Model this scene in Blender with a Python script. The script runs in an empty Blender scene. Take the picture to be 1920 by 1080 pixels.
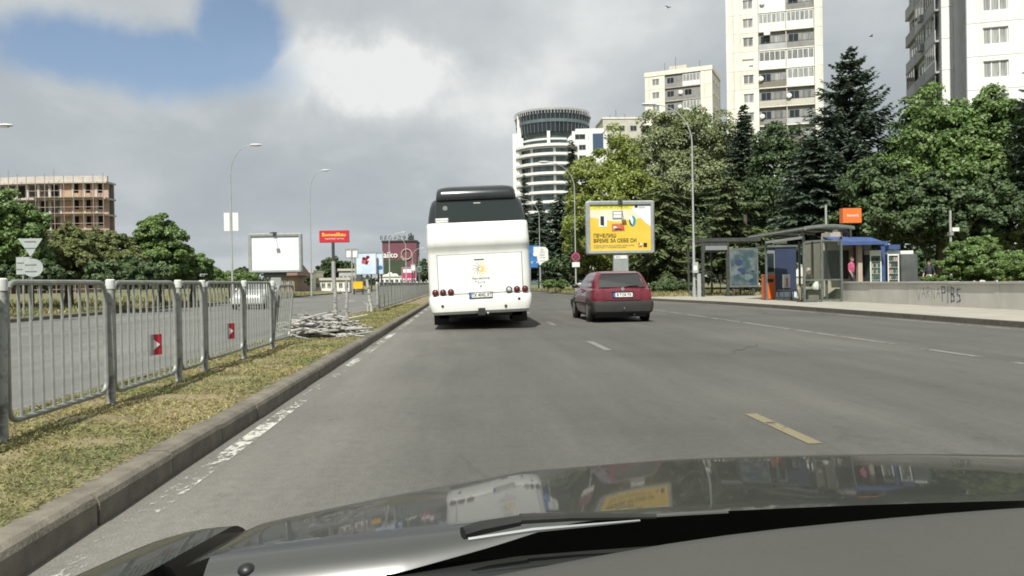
import bpy, bmesh, math, random
import numpy as np
from mathutils import Vector, Matrix

random.seed(7)
S = bpy.context.scene
COL = S.collection
PI = math.pi

# ------------------------------------------------------------------ camera
CAM_H, FOC = 1.15, 1500.0           # eye height in metres, focal length in photo pixels (1920 wide)
yaw, pitch, roll = math.atan(92 / FOC), -math.atan(11.6 / FOC), math.radians(1.0)
f0 = Vector((math.sin(yaw) * math.cos(pitch), math.cos(yaw) * math.cos(pitch), math.sin(pitch)))
r0 = Vector((math.cos(yaw), -math.sin(yaw), 0))
u0 = r0.cross(f0)
cr = r0 * math.cos(roll) - u0 * math.sin(roll)
cu = u0 * math.cos(roll) + r0 * math.sin(roll)
CAMP = Vector((0, 0, CAM_H))
cam_d = bpy.data.cameras.new('camera')
cam = bpy.data.objects.new('camera', cam_d)
COL.objects.link(cam)
cam_d.sensor_width = 36.0
cam_d.lens = 36.0 * FOC / 1920.0
cam_d.clip_start = 0.05
cam_d.clip_end = 6000
mw = Matrix((cr, cu, -f0)).transposed().to_4x4()
mw.translation = CAMP
cam.matrix_world = mw
S.camera = cam

# ------------------------------------------------------------------ sun, sky, exposure
SUN_EL, SUN_AZ = math.radians(52), math.radians(14)       # sun behind the camera, 14 degrees to its left
to_sun = Vector((-math.sin(SUN_AZ) * math.cos(SUN_EL), -math.cos(SUN_AZ) * math.cos(SUN_EL), math.sin(SUN_EL)))
sl = bpy.data.lights.new('sun', 'SUN')
sl.energy = 4.3
sl.angle = math.radians(0.6)
sl.color = (1.0, 0.977, 0.905)
so = bpy.data.objects.new('sun', sl)
COL.objects.link(so)
so.rotation_euler = to_sun.to_track_quat('Z', 'Y').to_euler()
so.location = (0, 0, 60)

S.view_settings.view_transform = 'Standard'
S.view_settings.look = 'None'
S.view_settings.gamma = 1.0
S.view_settings.exposure = 0.55
S.view_settings.use_curve_mapping = False
S.cycles.max_bounces = 6
S.cycles.diffuse_bounces = 3
S.cycles.glossy_bounces = 3
S.cycles.transparent_max_bounces = 12
S.cycles.caustics_reflective = False
S.cycles.caustics_refractive = False
S.cycles.use_denoising = True
S.cycles.filter_width = 1.8

def ray(px, py):
    return f0 * FOC + cr * (px - 960.0) + cu * (540.0 - py)
def at(px, py, Y):
    "world point seen at photo pixel (px, py), at distance Y down the road"
    d = ray(px, py)
    return CAMP + d * (Y / d.y)
def gnd(px, py, z=0.0):
    d = ray(px, py)
    return CAMP + d * ((z - CAM_H) / d.z)

W = bpy.data.worlds.new('World')
S.world = W
W.use_nodes = True
wn, wl = W.node_tree.nodes, W.node_tree.links
wn.clear()
def N(t, **k):
    n = wn.new(t)
    for a, b in k.items():
        setattr(n, a, b)
    return n
def wmath(op, a, b=None, c=None, clamp=False):
    n = N('ShaderNodeMath', operation=op, use_clamp=clamp)
    for i, v in enumerate((a, b, c)):
        if v is None: continue
        if isinstance(v, (int, float)): n.inputs[i].default_value = v
        else: wl.new(v, n.inputs[i])
    return n.outputs[0]
def wsmooth(v, a, b, lo=0.0, hi=1.0):
    n = N('ShaderNodeMapRange', interpolation_type='SMOOTHSTEP')
    wl.new(v, n.inputs['Value'])
    n.inputs['From Min'].default_value = a; n.inputs['From Max'].default_value = b
    n.inputs['To Min'].default_value = lo; n.inputs['To Max'].default_value = hi
    return n.outputs[0]
sky = N('ShaderNodeTexSky', sky_type='NISHITA', sun_disc=False)
sky.sun_elevation = SUN_EL
sky.sun_rotation = math.radians(180 + 14)
sky.altitude = 50; sky.air_density = 1.0; sky.dust_density = 1.5; sky.ozone_density = 1.2
bg_sky = N('ShaderNodeBackground'); bg_sky.inputs['Strength'].default_value = 0.085
wl.new(sky.outputs[0], bg_sky.inputs['Color'])
tc = N('ShaderNodeTexCoord')
gen = tc.outputs['Generated']
# clouds lie on a flat layer overhead: direction divided by height gives the layer position
sep = N('ShaderNodeSeparateXYZ'); wl.new(gen, sep.inputs[0])
zc = wmath('MAXIMUM', sep.outputs['Z'], 0.0)
zz = wmath('ADD', zc, 0.16)
comb = N('ShaderNodeCombineXYZ')
wl.new(wmath('DIVIDE', sep.outputs['X'], zz), comb.inputs['X'])
wl.new(wmath('DIVIDE', sep.outputs['Y'], zz), comb.inputs['Y'])
wl.new(wmath('MULTIPLY', sep.outputs['Z'], 2.5), comb.inputs['Z'])
def wnoise(scale, detail, rough, off, src=None, dist=0.0):
    m = N('ShaderNodeMapping'); wl.new(src or comb.outputs[0], m.inputs['Vector'])
    m.inputs['Location'].default_value = off
    n = N('ShaderNodeTexNoise'); wl.new(m.outputs[0], n.inputs['Vector'])
    n.inputs['Scale'].default_value = scale; n.inputs['Detail'].default_value = detail
    n.inputs['Roughness'].default_value = rough; n.inputs['Distortion'].default_value = dist
    return n.outputs['Fac']
n_edge = wnoise(2.2, 6, 0.55, (3.1, 1.7, 0.4), gen, 0.2)
n_edge2 = wnoise(9.0, 6, 0.6, (1.1, 4.7, 0.4), gen, 0.2)
def blob(px, py, wx, wz, tilt=0.0):
    "soft elliptical distance round a direction in the sky"
    c = ray(px, py).normalized()
    dx = wmath('SUBTRACT', sep.outputs['X'], c.x); dz = wmath('SUBTRACT', sep.outputs['Z'], c.z)
    dz2 = wmath('ADD', dz, wmath('MULTIPLY', dx, tilt))
    dy = wmath('SUBTRACT', sep.outputs['Y'], c.y)
    a = wmath('POWER', wmath('ABSOLUTE', wmath('DIVIDE', dx, wx)), 2.0)
    b = wmath('POWER', wmath('ABSOLUTE', wmath('DIVIDE', dz2, wz)), 2.0)
    d = wmath('POWER', wmath('ABSOLUTE', wmath('DIVIDE', dy, 0.5)), 2.0)
    e = wmath('SQRT', wmath('ADD', wmath('ADD', a, b), d))
    w = wmath('MULTIPLY', wmath('SUBTRACT', n_edge2, 0.5), 1.5)
    return wmath('ADD', e, w)
hole = wsmooth(blob(255, 110, 0.19, 0.040, 0.06), 0.50, 1.28, 1.0, 0.0)
hole2 = wsmooth(blob(450, 65, 0.048, 0.075, 0.0), 0.60, 1.25, 1.0, 0.0)
cover = wsmooth(wnoise(0.9, 7, 0.55, (5.3, 2.2, 0.0), None, 0.3), 0.60, 0.72, 1.0, 0.12)
up = wsmooth(sep.outputs['Z'], 0.36, 0.6)          # broken cloud overhead, closed cloud towards the horizon
cov = wmath('SUBTRACT', 1.0, wmath('MULTIPLY', up, wmath('SUBTRACT', 1.0, cover)))
cov = wmath('MULTIPLY', cov, wmath('SUBTRACT', 1.0, wmath('MULTIPLY', wmath('MAXIMUM', hole, hole2), 0.90)))
n_big = wnoise(0.75, 5, 0.5, (0.7, 3.9, 0.0), None, 0.4)
n_mid = wnoise(2.6, 7, 0.55, (8.0, 1.0, 2.0), gen, 0.3)
puff = wsmooth(blob(630, 135, 0.12, 0.045, -0.05), -0.1, 1.45, 1.0, 0.0)
puff2 = wsmooth(blob(850, 175, 0.17, 0.045, 0.0), 0.2, 1.4, 0.45, 0.0)
bright = wmath('ADD', wsmooth(n_mid, 0.34, 0.70, 0.08, 0.50), wsmooth(n_big, 0.35, 0.7, 0.0, 0.28))
bright = wmath('ADD', bright, wmath('ADD', wmath('MULTIPLY', puff, 0.72), wmath('MULTIPLY', puff2, 0.40)))
bright = wmath('ADD', bright, wsmooth(sep.outputs['Z'], 0.10, 0.36, 0.0, 0.22))
bright = wmath('ADD', bright, wsmooth(blob(1250, 120, 0.45, 0.16, 0.0), 0.2, 1.5, 0.16, 0.0))
ramp = N('ShaderNodeValToRGB')
wl.new(bright, ramp.inputs[0])
e = ramp.color_ramp.elements
e[0].position = 0.05; e[0].color = (0.250, 0.280, 0.306, 1)
e[1].position = 1.0; e[1].color = (0.565, 0.58, 0.57, 1)
m_ = ramp.color_ramp.elements.new(0.5); m_.color = (0.325, 0.352, 0.370, 1)
m_ = ramp.color_ramp.elements.new(0.78); m_.color = (0.425, 0.447, 0.455, 1)
bg_cl = N('ShaderNodeBackground'); bg_cl.inputs['Strength'].default_value = 1.0
wl.new(ramp.outputs[0], bg_cl.inputs['Color'])
mixw = N('ShaderNodeMixShader')
wl.new(cov, mixw.inputs[0]); wl.new(bg_sky.outputs[0], mixw.inputs[1]); wl.new(bg_cl.outputs[0], mixw.inputs[2])
wo = N('ShaderNodeOutputWorld'); wl.new(mixw.outputs[0], wo.inputs[0])

# ------------------------------------------------------------------ materials
MATS = {}
def mat(name, c1, c2=None, scale=3.0, rough=0.65, bump=0.0, bscale=None, metal=0.0, coat=0.0, spec=0.5, rand=0.0, island=0.0,
        trans=0.0, stretch=(1, 1, 1), lo=0.35, hi=0.65, detail=5, hue=None, crough=0.03):
    m = bpy.data.materials.new(name); MATS[name] = m
    m.use_nodes = True
    nt = m.node_tree; n, l = nt.nodes, nt.links
    b = n['Principled BSDF']; out = n['Material Output']
    b.inputs['Roughness'].default_value = rough
    b.inputs['Metallic'].default_value = metal
    b.inputs['Specular IOR Level'].default_value = spec
    b.inputs['Coat Weight'].default_value = coat
    b.inputs['Coat Roughness'].default_value = crough
    c1 = (*c1, 1); b.inputs['Base Color'].default_value = c1
    t = n.new('ShaderNodeTexCoord'); mp = n.new('ShaderNodeMapping'); mp.inputs['Scale'].default_value = stretch
    l.new(t.outputs['Object'], mp.inputs[0])
    colout = None
    if c2 is not None:
        no = n.new('ShaderNodeTexNoise'); no.inputs['Scale'].default_value = scale; no.inputs['Detail'].default_value = detail
        no.inputs['Roughness'].default_value = 0.6
        l.new(mp.outputs[0], no.inputs['Vector'])
        mr = n.new('ShaderNodeMapRange'); l.new(no.outputs['Fac'], mr.inputs['Value'])
        mr.inputs['From Min'].default_value = lo; mr.inputs['From Max'].default_value = hi
        mx = n.new('ShaderNodeMix'); mx.data_type = 'RGBA'
        l.new(mr.outputs[0], mx.inputs['Factor'])
        mx.inputs['A'].default_value = c1; mx.inputs['B'].default_value = (*c2, 1)
        colout = mx.outputs['Result']
    for amt, src in ((rand, 'obj'), (island, 'isl')):
        if amt <= 0: continue
        if src == 'obj':
            s = n.new('ShaderNodeObjectInfo').outputs['Random']
        else:
            s = n.new('ShaderNodeNewGeometry').outputs['Random Per Island']
        mr = n.new('ShaderNodeMapRange'); l.new(s, mr.inputs['Value'])
        mr.inputs['To Min'].default_value = 1 - amt; mr.inputs['To Max'].default_value = 1 + amt
        hs = n.new('ShaderNodeHueSaturation')
        l.new(mr.outputs[0], hs.inputs['Value'])
        if hue:
            mh = n.new('ShaderNodeMapRange'); l.new(s, mh.inputs['Value'])
            mh.inputs['To Min'].default_value = 0.5 - hue; mh.inputs['To Max'].default_value = 0.5 + hue
            l.new(mh.outputs[0], hs.inputs['Hue'])
        if colout is None: hs.inputs['Color'].default_value = c1
        else: l.new(colout, hs.inputs['Color'])
        colout = hs.outputs[0]
    if colout is not None: l.new(colout, b.inputs['Base Color'])
    if bump > 0:
        nb = n.new('ShaderNodeTexNoise'); nb.inputs['Scale'].default_value = bscale or scale * 6; nb.inputs['Detail'].default_value = 4
        l.new(mp.outputs[0], nb.inputs['Vector'])
        bp = n.new('ShaderNodeBump'); bp.inputs['Strength'].default_value = bump; bp.inputs['Distance'].default_value = 0.02
        l.new(nb.outputs['Fac'], bp.inputs['Height']); l.new(bp.outputs[0], b.inputs['Normal'])
    if trans > 0:
        tr = n.new('ShaderNodeBsdfTranslucent')
        if colout is not None: l.new(colout, tr.inputs['Color'])
        else: tr.inputs['Color'].default_value = c1
        ms = n.new('ShaderNodeMixShader'); ms.inputs[0].default_value = trans
        l.new(b.outputs[0], ms.inputs[1]); l.new(tr.outputs[0], ms.inputs[2]); l.new(ms.outputs[0], out.inputs[0])
    return m
def glass(name, tint, alpha, rough=0.03):
    m = bpy.data.materials.new(name); MATS[name] = m; m.use_nodes = True
    n, l = m.node_tree.nodes, m.node_tree.links
    n.clear()
    t = n.new('ShaderNodeBsdfTransparent'); t.inputs[0].default_value = (*tint, 1)
    d = n.new('ShaderNodeBsdfPrincipled'); d.inputs['Base Color'].default_value = (0.16, 0.19, 0.17, 1); d.inputs['Roughness'].default_value = rough
    ms = n.new('ShaderNodeMixShader'); ms.inputs[0].default_value = alpha
    o = n.new('ShaderNodeOutputMaterial')
    l.new(t.outputs[0], ms.inputs[1]); l.new(d.outputs[0], ms.inputs[2]); l.new(ms.outputs[0], o.inputs[0])
    return m

mat('verge', (0.10, 0.115, 0.045), (0.17, 0.145, 0.075), scale=0.9, rough=0.95, bump=0.5, bscale=14)
mat('soil', (0.15, 0.12, 0.065), (0.24, 0.195, 0.11), scale=3.2, rough=0.95, bump=0.6, bscale=30)
mat('paving', (0.27, 0.255, 0.215), (0.34, 0.32, 0.27), scale=1.2, rough=0.9, bump=0.15, bscale=30)
mat('kerbstone', (0.112, 0.100, 0.078), (0.17, 0.152, 0.118), scale=6, rough=0.92, bump=0.35, bscale=60, rand=0.14)
mat('concrete', (0.46, 0.445, 0.40), (0.55, 0.535, 0.48), scale=1.1, rough=0.9, bump=0.15, bscale=25, rand=0.08, stretch=(1, 1, .6))
mat('coping', (0.36, 0.35, 0.32), (0.44, 0.43, 0.39), scale=3, rough=0.88, rand=0.06)
mat('galv', (0.225, 0.237, 0.215), (0.315, 0.327, 0.295), scale=9, rough=0.5, metal=0.25, rand=0.05)
mat('post_dark', (0.13, 0.135, 0.13), (0.34, 0.35, 0.33), scale=7, rough=0.6, stretch=(1, 1, 0.9), lo=.42, hi=.52)
mat('cap_white', (0.62, 0.64, 0.60), (0.5, 0.52, 0.48), scale=10, rough=0.5)
mat('lamp_metal', (0.32, 0.33, 0.32), (0.40, 0.41, 0.40), scale=3, rough=0.5, metal=0.2)
mat('lamp_head', (0.55, 0.56, 0.56), None, rough=0.4)
mat('dark_metal', (0.035, 0.038, 0.036), (0.06, 0.062, 0.058), scale=4, rough=0.5)
mat('frame_green', (0.085, 0.10, 0.095), (0.13, 0.145, 0.135), scale=3, rough=0.5)
mat('roof_panel', (0.14, 0.155, 0.135), (0.20, 0.215, 0.19), scale=2.5, rough=0.5)
mat('bill_frame', (0.25, 0.27, 0.265), (0.32, 0.34, 0.33), scale=3, rough=0.45, metal=0.1)
mat('black', (0.012, 0.013, 0.013), None, rough=0.45)
mat('rubber', (0.018, 0.018, 0.017), (0.03, 0.029, 0.027), scale=12, rough=0.85)
mat('white', (0.72, 0.73, 0.70), (0.64, 0.65, 0.62), scale=2, rough=0.5)
mat('poster_white', (0.72, 0.75, 0.76), (0.66, 0.70, 0.72), scale=0.8, rough=0.35)
mat('plate_white', (0.75, 0.75, 0.72), None, rough=0.4)
mat('bus_white', (0.76, 0.77, 0.725), (0.60, 0.60, 0.555), scale=1.6, lo=.48, hi=.85, rough=0.28, coat=0.5, stretch=(1, 1, .4))
mat('bus_black', (0.014, 0.017, 0.018), (0.022, 0.026, 0.027), scale=2, rough=0.22, coat=0.6)
mat('bus_glass', (0.020, 0.027, 0.026), None, rough=0.06, spec=0.55)
mat('dark_glass', (0.022, 0.03, 0.034), None, rough=0.07, spec=0.6)
mat('car_glass', (0.19, 0.205, 0.195), None, rough=0.04, spec=0.9)  # light grey base stands in for sky reflected in the windows
mat('red_lens', (0.19, 0.012, 0.018), (0.12, 0.01, 0.012), scale=30, rough=0.2, coat=0.4)
mat('clear_lens', (0.45, 0.45, 0.43), None, rough=0.15, coat=0.5)
mat('maroon', (0.135, 0.010, 0.022), (0.112, 0.009, 0.019), scale=2, rough=0.32, coat=0.7)
mat('bumper_grey', (0.017, 0.0155, 0.013), (0.025, 0.023, 0.02), scale=5, rough=0.6)
mat('silver', (0.58, 0.59, 0.57), None, rough=0.35, metal=0.3, coat=0.6)
mat('rim', (0.3, 0.3, 0.29), None, rough=0.4, metal=0.5)
mat('red_sign', (0.50, 0.022, 0.035), (0.44, 0.02, 0.03), scale=2, rough=0.45)
mat('yellow_print', (0.75, 0.52, 0.09), None, rough=0.5)
mat('white_print', (0.75, 0.75, 0.73), None, rough=0.5)
mat('black_print', (0.025, 0.022, 0.015), None, rough=0.5)
mat('grey_print', (0.19, 0.20, 0.20), None, rough=0.5)
mat('bill_yellow', (0.66, 0.44, 0.045), (0.71, 0.50, 0.07), scale=0.6, rough=0.45)
mat('bill_lime', (0.66, 0.62, 0.04), None, rough=0.45)
mat('bill_pale', (0.74, 0.68, 0.58), (0.70, 0.60, 0.36), scale=0.5, rough=0.45)
mat('bill_red', (0.42, 0.055, 0.025), (0.55, 0.22, 0.1), scale=3, rough=0.45)
mat('bill_teal', (0.01, 0.28, 0.34), None, rough=0.45)
mat('blue_print', (0.03, 0.12, 0.36), (0.05, 0.2, 0.45), scale=1.5, rough=0.45)
mat('sky_print', (0.42, 0.55, 0.68), (0.62, 0.68, 0.74), scale=0.5, rough=0.45)
mat('pink_print', (0.5, 0.06, 0.14), (0.3, 0.05, 0.12), scale=3, rough=0.5)
mat('orange', (0.62, 0.13, 0.025), (0.56, 0.11, 0.02), scale=3, rough=0.45)
mat('orange_sign', (0.66, 0.16, 0.035), None, rough=0.45)
mat('blue_booth', (0.030, 0.045, 0.095), (0.026, 0.036, 0.07), scale=2, rough=0.45)
mat('blue_awning', (0.035, 0.07, 0.19), (0.05, 0.09, 0.22), scale=3, rough=0.7)
mat('tarp', (0.055, 0.06, 0.06), (0.085, 0.09, 0.09), scale=2, rough=0.8)
mat('beige', (0.42, 0.36, 0.29), (0.36, 0.31, 0.25), scale=3, rough=0.7)
mat('wine', (0.12, 0.025, 0.035), None, rough=0.6)
mat('fridge_green', (0.05, 0.10, 0.09), (0.09, 0.14, 0.12), scale=6, rough=0.3)
mat('bench_board', (0.16, 0.145, 0.11), (0.2, 0.18, 0.14), scale=6, rough=0.7)
mat('bark', (0.075, 0.06, 0.045), (0.12, 0.10, 0.075), scale=8, rough=0.95, bump=0.5, bscale=30, stretch=(1, 1, 0.3))
mat('birch', (0.36, 0.35, 0.325), (0.075, 0.07, 0.062), scale=9, rough=0.8, stretch=(1, 1, 1), lo=.54, hi=.62, bump=0.3, bscale=40, rand=0.25)
mat('cut_wood', (0.5, 0.41, 0.29), (0.42, 0.33, 0.22), scale=14, rough=0.8)
mat('leaf_yellow', (0.29, 0.33, 0.075), (0.20, 0.25, 0.055), scale=0.6, rough=0.5, island=0.4, hue=0.015, trans=0.35)
mat('leaf_olive', (0.235, 0.265, 0.125), (0.165, 0.20, 0.085), scale=0.6, rough=0.5, island=0.4, hue=0.012, trans=0.25)
mat('leaf_mid', (0.150, 0.225, 0.062), (0.10, 0.165, 0.045), scale=0.6, rough=0.5, island=0.4, hue=0.012, trans=0.25)
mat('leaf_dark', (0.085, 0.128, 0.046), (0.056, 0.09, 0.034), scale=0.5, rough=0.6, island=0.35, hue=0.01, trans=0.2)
mat('leaf_brown', (0.172, 0.186, 0.064), (0.115, 0.148, 0.048), scale=0.7, rough=0.65, island=0.4, hue=0.02, trans=0.25)
mat('needle', (0.060, 0.088, 0.060), (0.083, 0.115, 0.072), scale=0.8, rough=0.6, island=0.35, trans=0.12)
mat('needle_green', (0.115, 0.145, 0.055), (0.075, 0.105, 0.044), scale=0.8, rough=0.6, island=0.4, trans=0.15)
mat('blade', (0.315, 0.272, 0.128), (0.17, 0.195, 0.072), scale=0.75, rough=0.9, island=0.45, hue=0.015, trans=0.25, lo=.42, hi=.62)
mat('cream', (0.71, 0.69, 0.60), (0.54, 0.515, 0.43), scale=1.2, rough=0.85, rand=0.06, stretch=(1.4, 1.4, .14), lo=.48, hi=.78)
mat('cream_grey', (0.50, 0.48, 0.40), (0.42, 0.40, 0.34), scale=0.5, rough=0.85, rand=0.06)
mat('white_wall', (0.70, 0.70, 0.67), (0.56, 0.56, 0.53), scale=1.0, rough=0.8, rand=0.04, stretch=(1.4, 1.4, .14), lo=.5, hi=.8)
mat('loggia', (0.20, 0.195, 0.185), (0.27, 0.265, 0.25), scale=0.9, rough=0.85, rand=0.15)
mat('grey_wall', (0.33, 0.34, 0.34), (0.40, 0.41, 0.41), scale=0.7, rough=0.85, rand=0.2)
mat('rail_dark', (0.06, 0.06, 0.06), None, rough=0.6)
mat('win_white', (0.70, 0.71, 0.69), None, rough=0.5)
mat('curtain', (0.34, 0.34, 0.31), (0.15, 0.16, 0.16), scale=1.6, rough=0.25, spec=0.6, rand=0.35, stretch=(3, 1, .3))
mat('teal_glass', (0.075, 0.11, 0.115), (0.11, 0.145, 0.15), scale=0.5, rough=0.12, spec=0.7, rand=0.2)
mat('blue_glass', (0.05, 0.085, 0.14), None, rough=0.08, spec=0.7)
mat('brick_orange', (0.42, 0.285, 0.185), (0.34, 0.225, 0.155), scale=1.1, rough=0.9, rand=0.12)
mat('brick_pink', (0.33, 0.225, 0.18), (0.38, 0.28, 0.225), scale=1.1, rough=0.9, rand=0.12)
mat('slab_pale', (0.42, 0.38, 0.34), (0.5, 0.46, 0.42), scale=0.8, rough=0.9)
mat('scaffold', (0.30, 0.25, 0.20), None, rough=0.7)
mat('dark_inside', (0.03, 0.027, 0.025), None, rough=0.9)  # dark sheets standing in for the unlit inside of openings
mat('mall_red', (0.165, 0.055, 0.075), (0.12, 0.045, 0.06), scale=0.12, rough=0.6)
mat('roof_tile', (0.17, 0.10, 0.075), (0.14, 0.085, 0.065), scale=1, rough=0.85)
mat('yellow_box', (0.68, 0.42, 0.02), None, rough=0.5)
mat('skin', (0.36, 0.22, 0.16), None, rough=0.6)
mat('jacket', (0.05, 0.045, 0.03), (0.036, 0.034, 0.024), scale=6, rough=0.9)
mat('trousers', (0.36, 0.32, 0.24), (0.30, 0.265, 0.2), scale=6, rough=0.9)
mat('shoe', (0.03, 0.025, 0.02), None, rough=0.6)
mat('hair_grey', (0.35, 0.33, 0.31), None, rough=0.8)
mat('hair_dark', (0.03, 0.022, 0.018), None, rough=0.7)
mat('cloth_pink', (0.40, 0.075, 0.16), None, rough=0.85)
mat('cloth_white', (0.6, 0.6, 0.57), None, rough=0.85)
mat('cloth_navy', (0.03, 0.033, 0.045), None, rough=0.85)
mat('bag', (0.62, 0.62, 0.58), (0.5, 0.5, 0.47), scale=9, rough=0.5)
mat('hood', (0.014, 0.0145, 0.012), (0.019, 0.019, 0.015), scale=3, rough=0.38, coat=0.38, spec=0.22, crough=0.03)
mat('hood_edge', (0.05, 0.052, 0.047), None, rough=0.3, coat=0.6, crough=0.1)  # paler than the bonnet, a sky reflection put into the colour
mat('cowl', (0.010, 0.011, 0.009), (0.014, 0.015, 0.012), scale=20, rough=0.7)
mat('dash', (0.058, 0.057, 0.050), (0.068, 0.066, 0.058), scale=2.5, rough=0.75, bump=0.25, bscale=700)
mat('chrome', (0.55, 0.56, 0.54), None, rough=0.25, metal=0.8)
mat('graffiti_dark', (0.155, 0.175, 0.215), None, rough=0.8)
mat('graffiti_pale', (0.27, 0.265, 0.245), None, rough=0.8)
mat('sign_back', (0.33, 0.36, 0.35), (0.40, 0.43, 0.42), scale=4, rough=0.5, metal=0.1)
mat('bird', (0.03, 0.03, 0.03), None, rough=0.8)
mat('far_green', (0.035, 0.05, 0.03), (0.05, 0.065, 0.035), scale=0.3, rough=0.9, island=0.3)
mat('log_end', (0.45, 0.36, 0.25), None, rough=0.85)
glass('pane_clear', (0.95, 0.97, 0.95), 0.035)
mat('poster_dark', (0.045, 0.075, 0.085), (0.15, 0.18, 0.18), scale=2.2, rough=0.25, lo=.42, hi=.66)

def asphalt(name, base, dusty_x=None):
    m = bpy.data.materials.new(name); MATS[name] = m; m.use_nodes = True
    n, l = m.node_tree.nodes, m.node_tree.links
    b = n['Principled BSDF']; b.inputs['Roughness'].default_value = 0.82; b.inputs['Specular IOR Level'].default_value = 0.35
    t = n.new('ShaderNodeTexCoord')
    def noise(sc, st, det=4, ro=0.6):
        mp = n.new('ShaderNodeMapping'); mp.inputs['Scale'].default_value = st; l.new(t.outputs['Object'], mp.inputs[0])
        o = n.new('ShaderNodeTexNoise'); o.inputs['Scale'].default_value = sc; o.inputs['Detail'].default_value = det
        o.inputs['Roughness'].default_value = ro
        l.new(mp.outputs[0], o.inputs['Vector']); return o.outputs['Fac']
    def rng(s, a, c, lo, hi):
        r = n.new('ShaderNodeMapRange'); l.new(s, r.inputs['Value'])
        r.inputs['From Min'].default_value = a; r.inputs['From Max'].default_value = c
        r.inputs['To Min'].default_value = lo; r.inputs['To Max'].default_value = hi
        return r.outputs[0]
    def mul(a, c, op='MULTIPLY'):
        r = n.new('ShaderNodeMath'); r.operation = op; l.new(a, r.inputs[0])
        if isinstance(c, (int, float)): r.inputs[1].default_value = c
        else: l.new(c, r.inputs[1])
        return r.outputs[0]
    v = rng(noise(90, (1, 1, 1), 3), 0.3, 0.7, 0.72, 1.28)                 # aggregate
    v = mul(v, rng(noise(14, (1, 0.8, 1), 4, .75), 0.3, 0.7, 0.88, 1.12))   # coarse speckle
    v = mul(v, rng(noise(0.35, (1, 0.30, 1), 5), 0.3, 0.7, 0.80, 1.18))    # big worn areas
    v = mul(v, rng(noise(1.6, (1, 0.07, 1), 4), 0.3, 0.7, 0.86, 1.12))     # tyre streaks along the lane
    v = mul(v, rng(noise(0.22, (0.35, 1.1, 1), 4), 0.52, 0.66, 1.0, 0.86)) # darker bands across the lanes
    # fine cracks, broken off by a slow mask
    mp = n.new('ShaderNodeMapping'); mp.inputs['Scale'].default_value = (0.42, 0.16, 1); l.new(t.outputs['Object'], mp.inputs[0])
    dn = n.new('ShaderNodeTexNoise'); dn.inputs['Scale'].default_value = 3.0; dn.inputs['Detail'].default_value = 5; l.new(mp.outputs[0], dn.inputs['Vector'])
    mv = n.new('ShaderNodeMix'); mv.data_type = 'VECTOR'; mv.inputs['Factor'].default_value = 0.22
    l.new(mp.outputs[0], mv.inputs['A']); l.new(dn.outputs['Color'], mv.inputs['B'])
    vo = n.new('ShaderNodeTexVoronoi'); vo.feature = 'DISTANCE_TO_EDGE'; vo.inputs['Scale'].default_value = 1.0; l.new(mv.outputs['Result'], vo.inputs['Vector'])
    crack = rng(vo.outputs['Distance'], 0.002, 0.007, 0.45, 0.0)
    crack = mul(crack, rng(noise(0.3, (1, .6, 1), 3), 0.50, 0.60, 0.0, 1.0))
    v = mul(v, rng(crack, 0, 1, 1.0, 0.0))
    v = mul(v, rng(noise(3.2, (1, 0.6, 1), 5), 0.60, 0.74, 1.0, 0.80))      # oil and damp spots
    if dusty_x is not None:
        sx = n.new('ShaderNodeSeparateXYZ'); l.new(t.outputs['Object'], sx.inputs[0])
        edge = mul(sx.outputs[0], mul(noise(0.9, (1, 0.35, 1), 6), 1.1), 'SUBTRACT')
        d = rng(edge, dusty_x - 0.6, dusty_x + 0.7, 1.62, 1.0)
        v = mul(v, d)
    mx = n.new('ShaderNodeMix'); mx.data_type = 'RGBA'; mx.blend_type = 'MULTIPLY'; mx.inputs['Factor'].default_value = 1
    mx.inputs['A'].default_value = (*base, 1)
    l.new(v, mx.inputs['B']); l.new(mx.outputs['Result'], b.inputs['Base Color'])
    bp = n.new('ShaderNodeBump'); bp.inputs['Strength'].default_value = 0.35; bp.inputs['Distance'].default_value = 0.01
    l.new(noise(160, (1, 1, 1), 2), bp.inputs['Height']); l.new(bp.outputs[0], b.inputs['Normal'])
asphalt('asphalt', (0.094, 0.0915, 0.080), dusty_x=-1.2)
asphalt('asphalt_far', (0.145, 0.145, 0.133))

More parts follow.
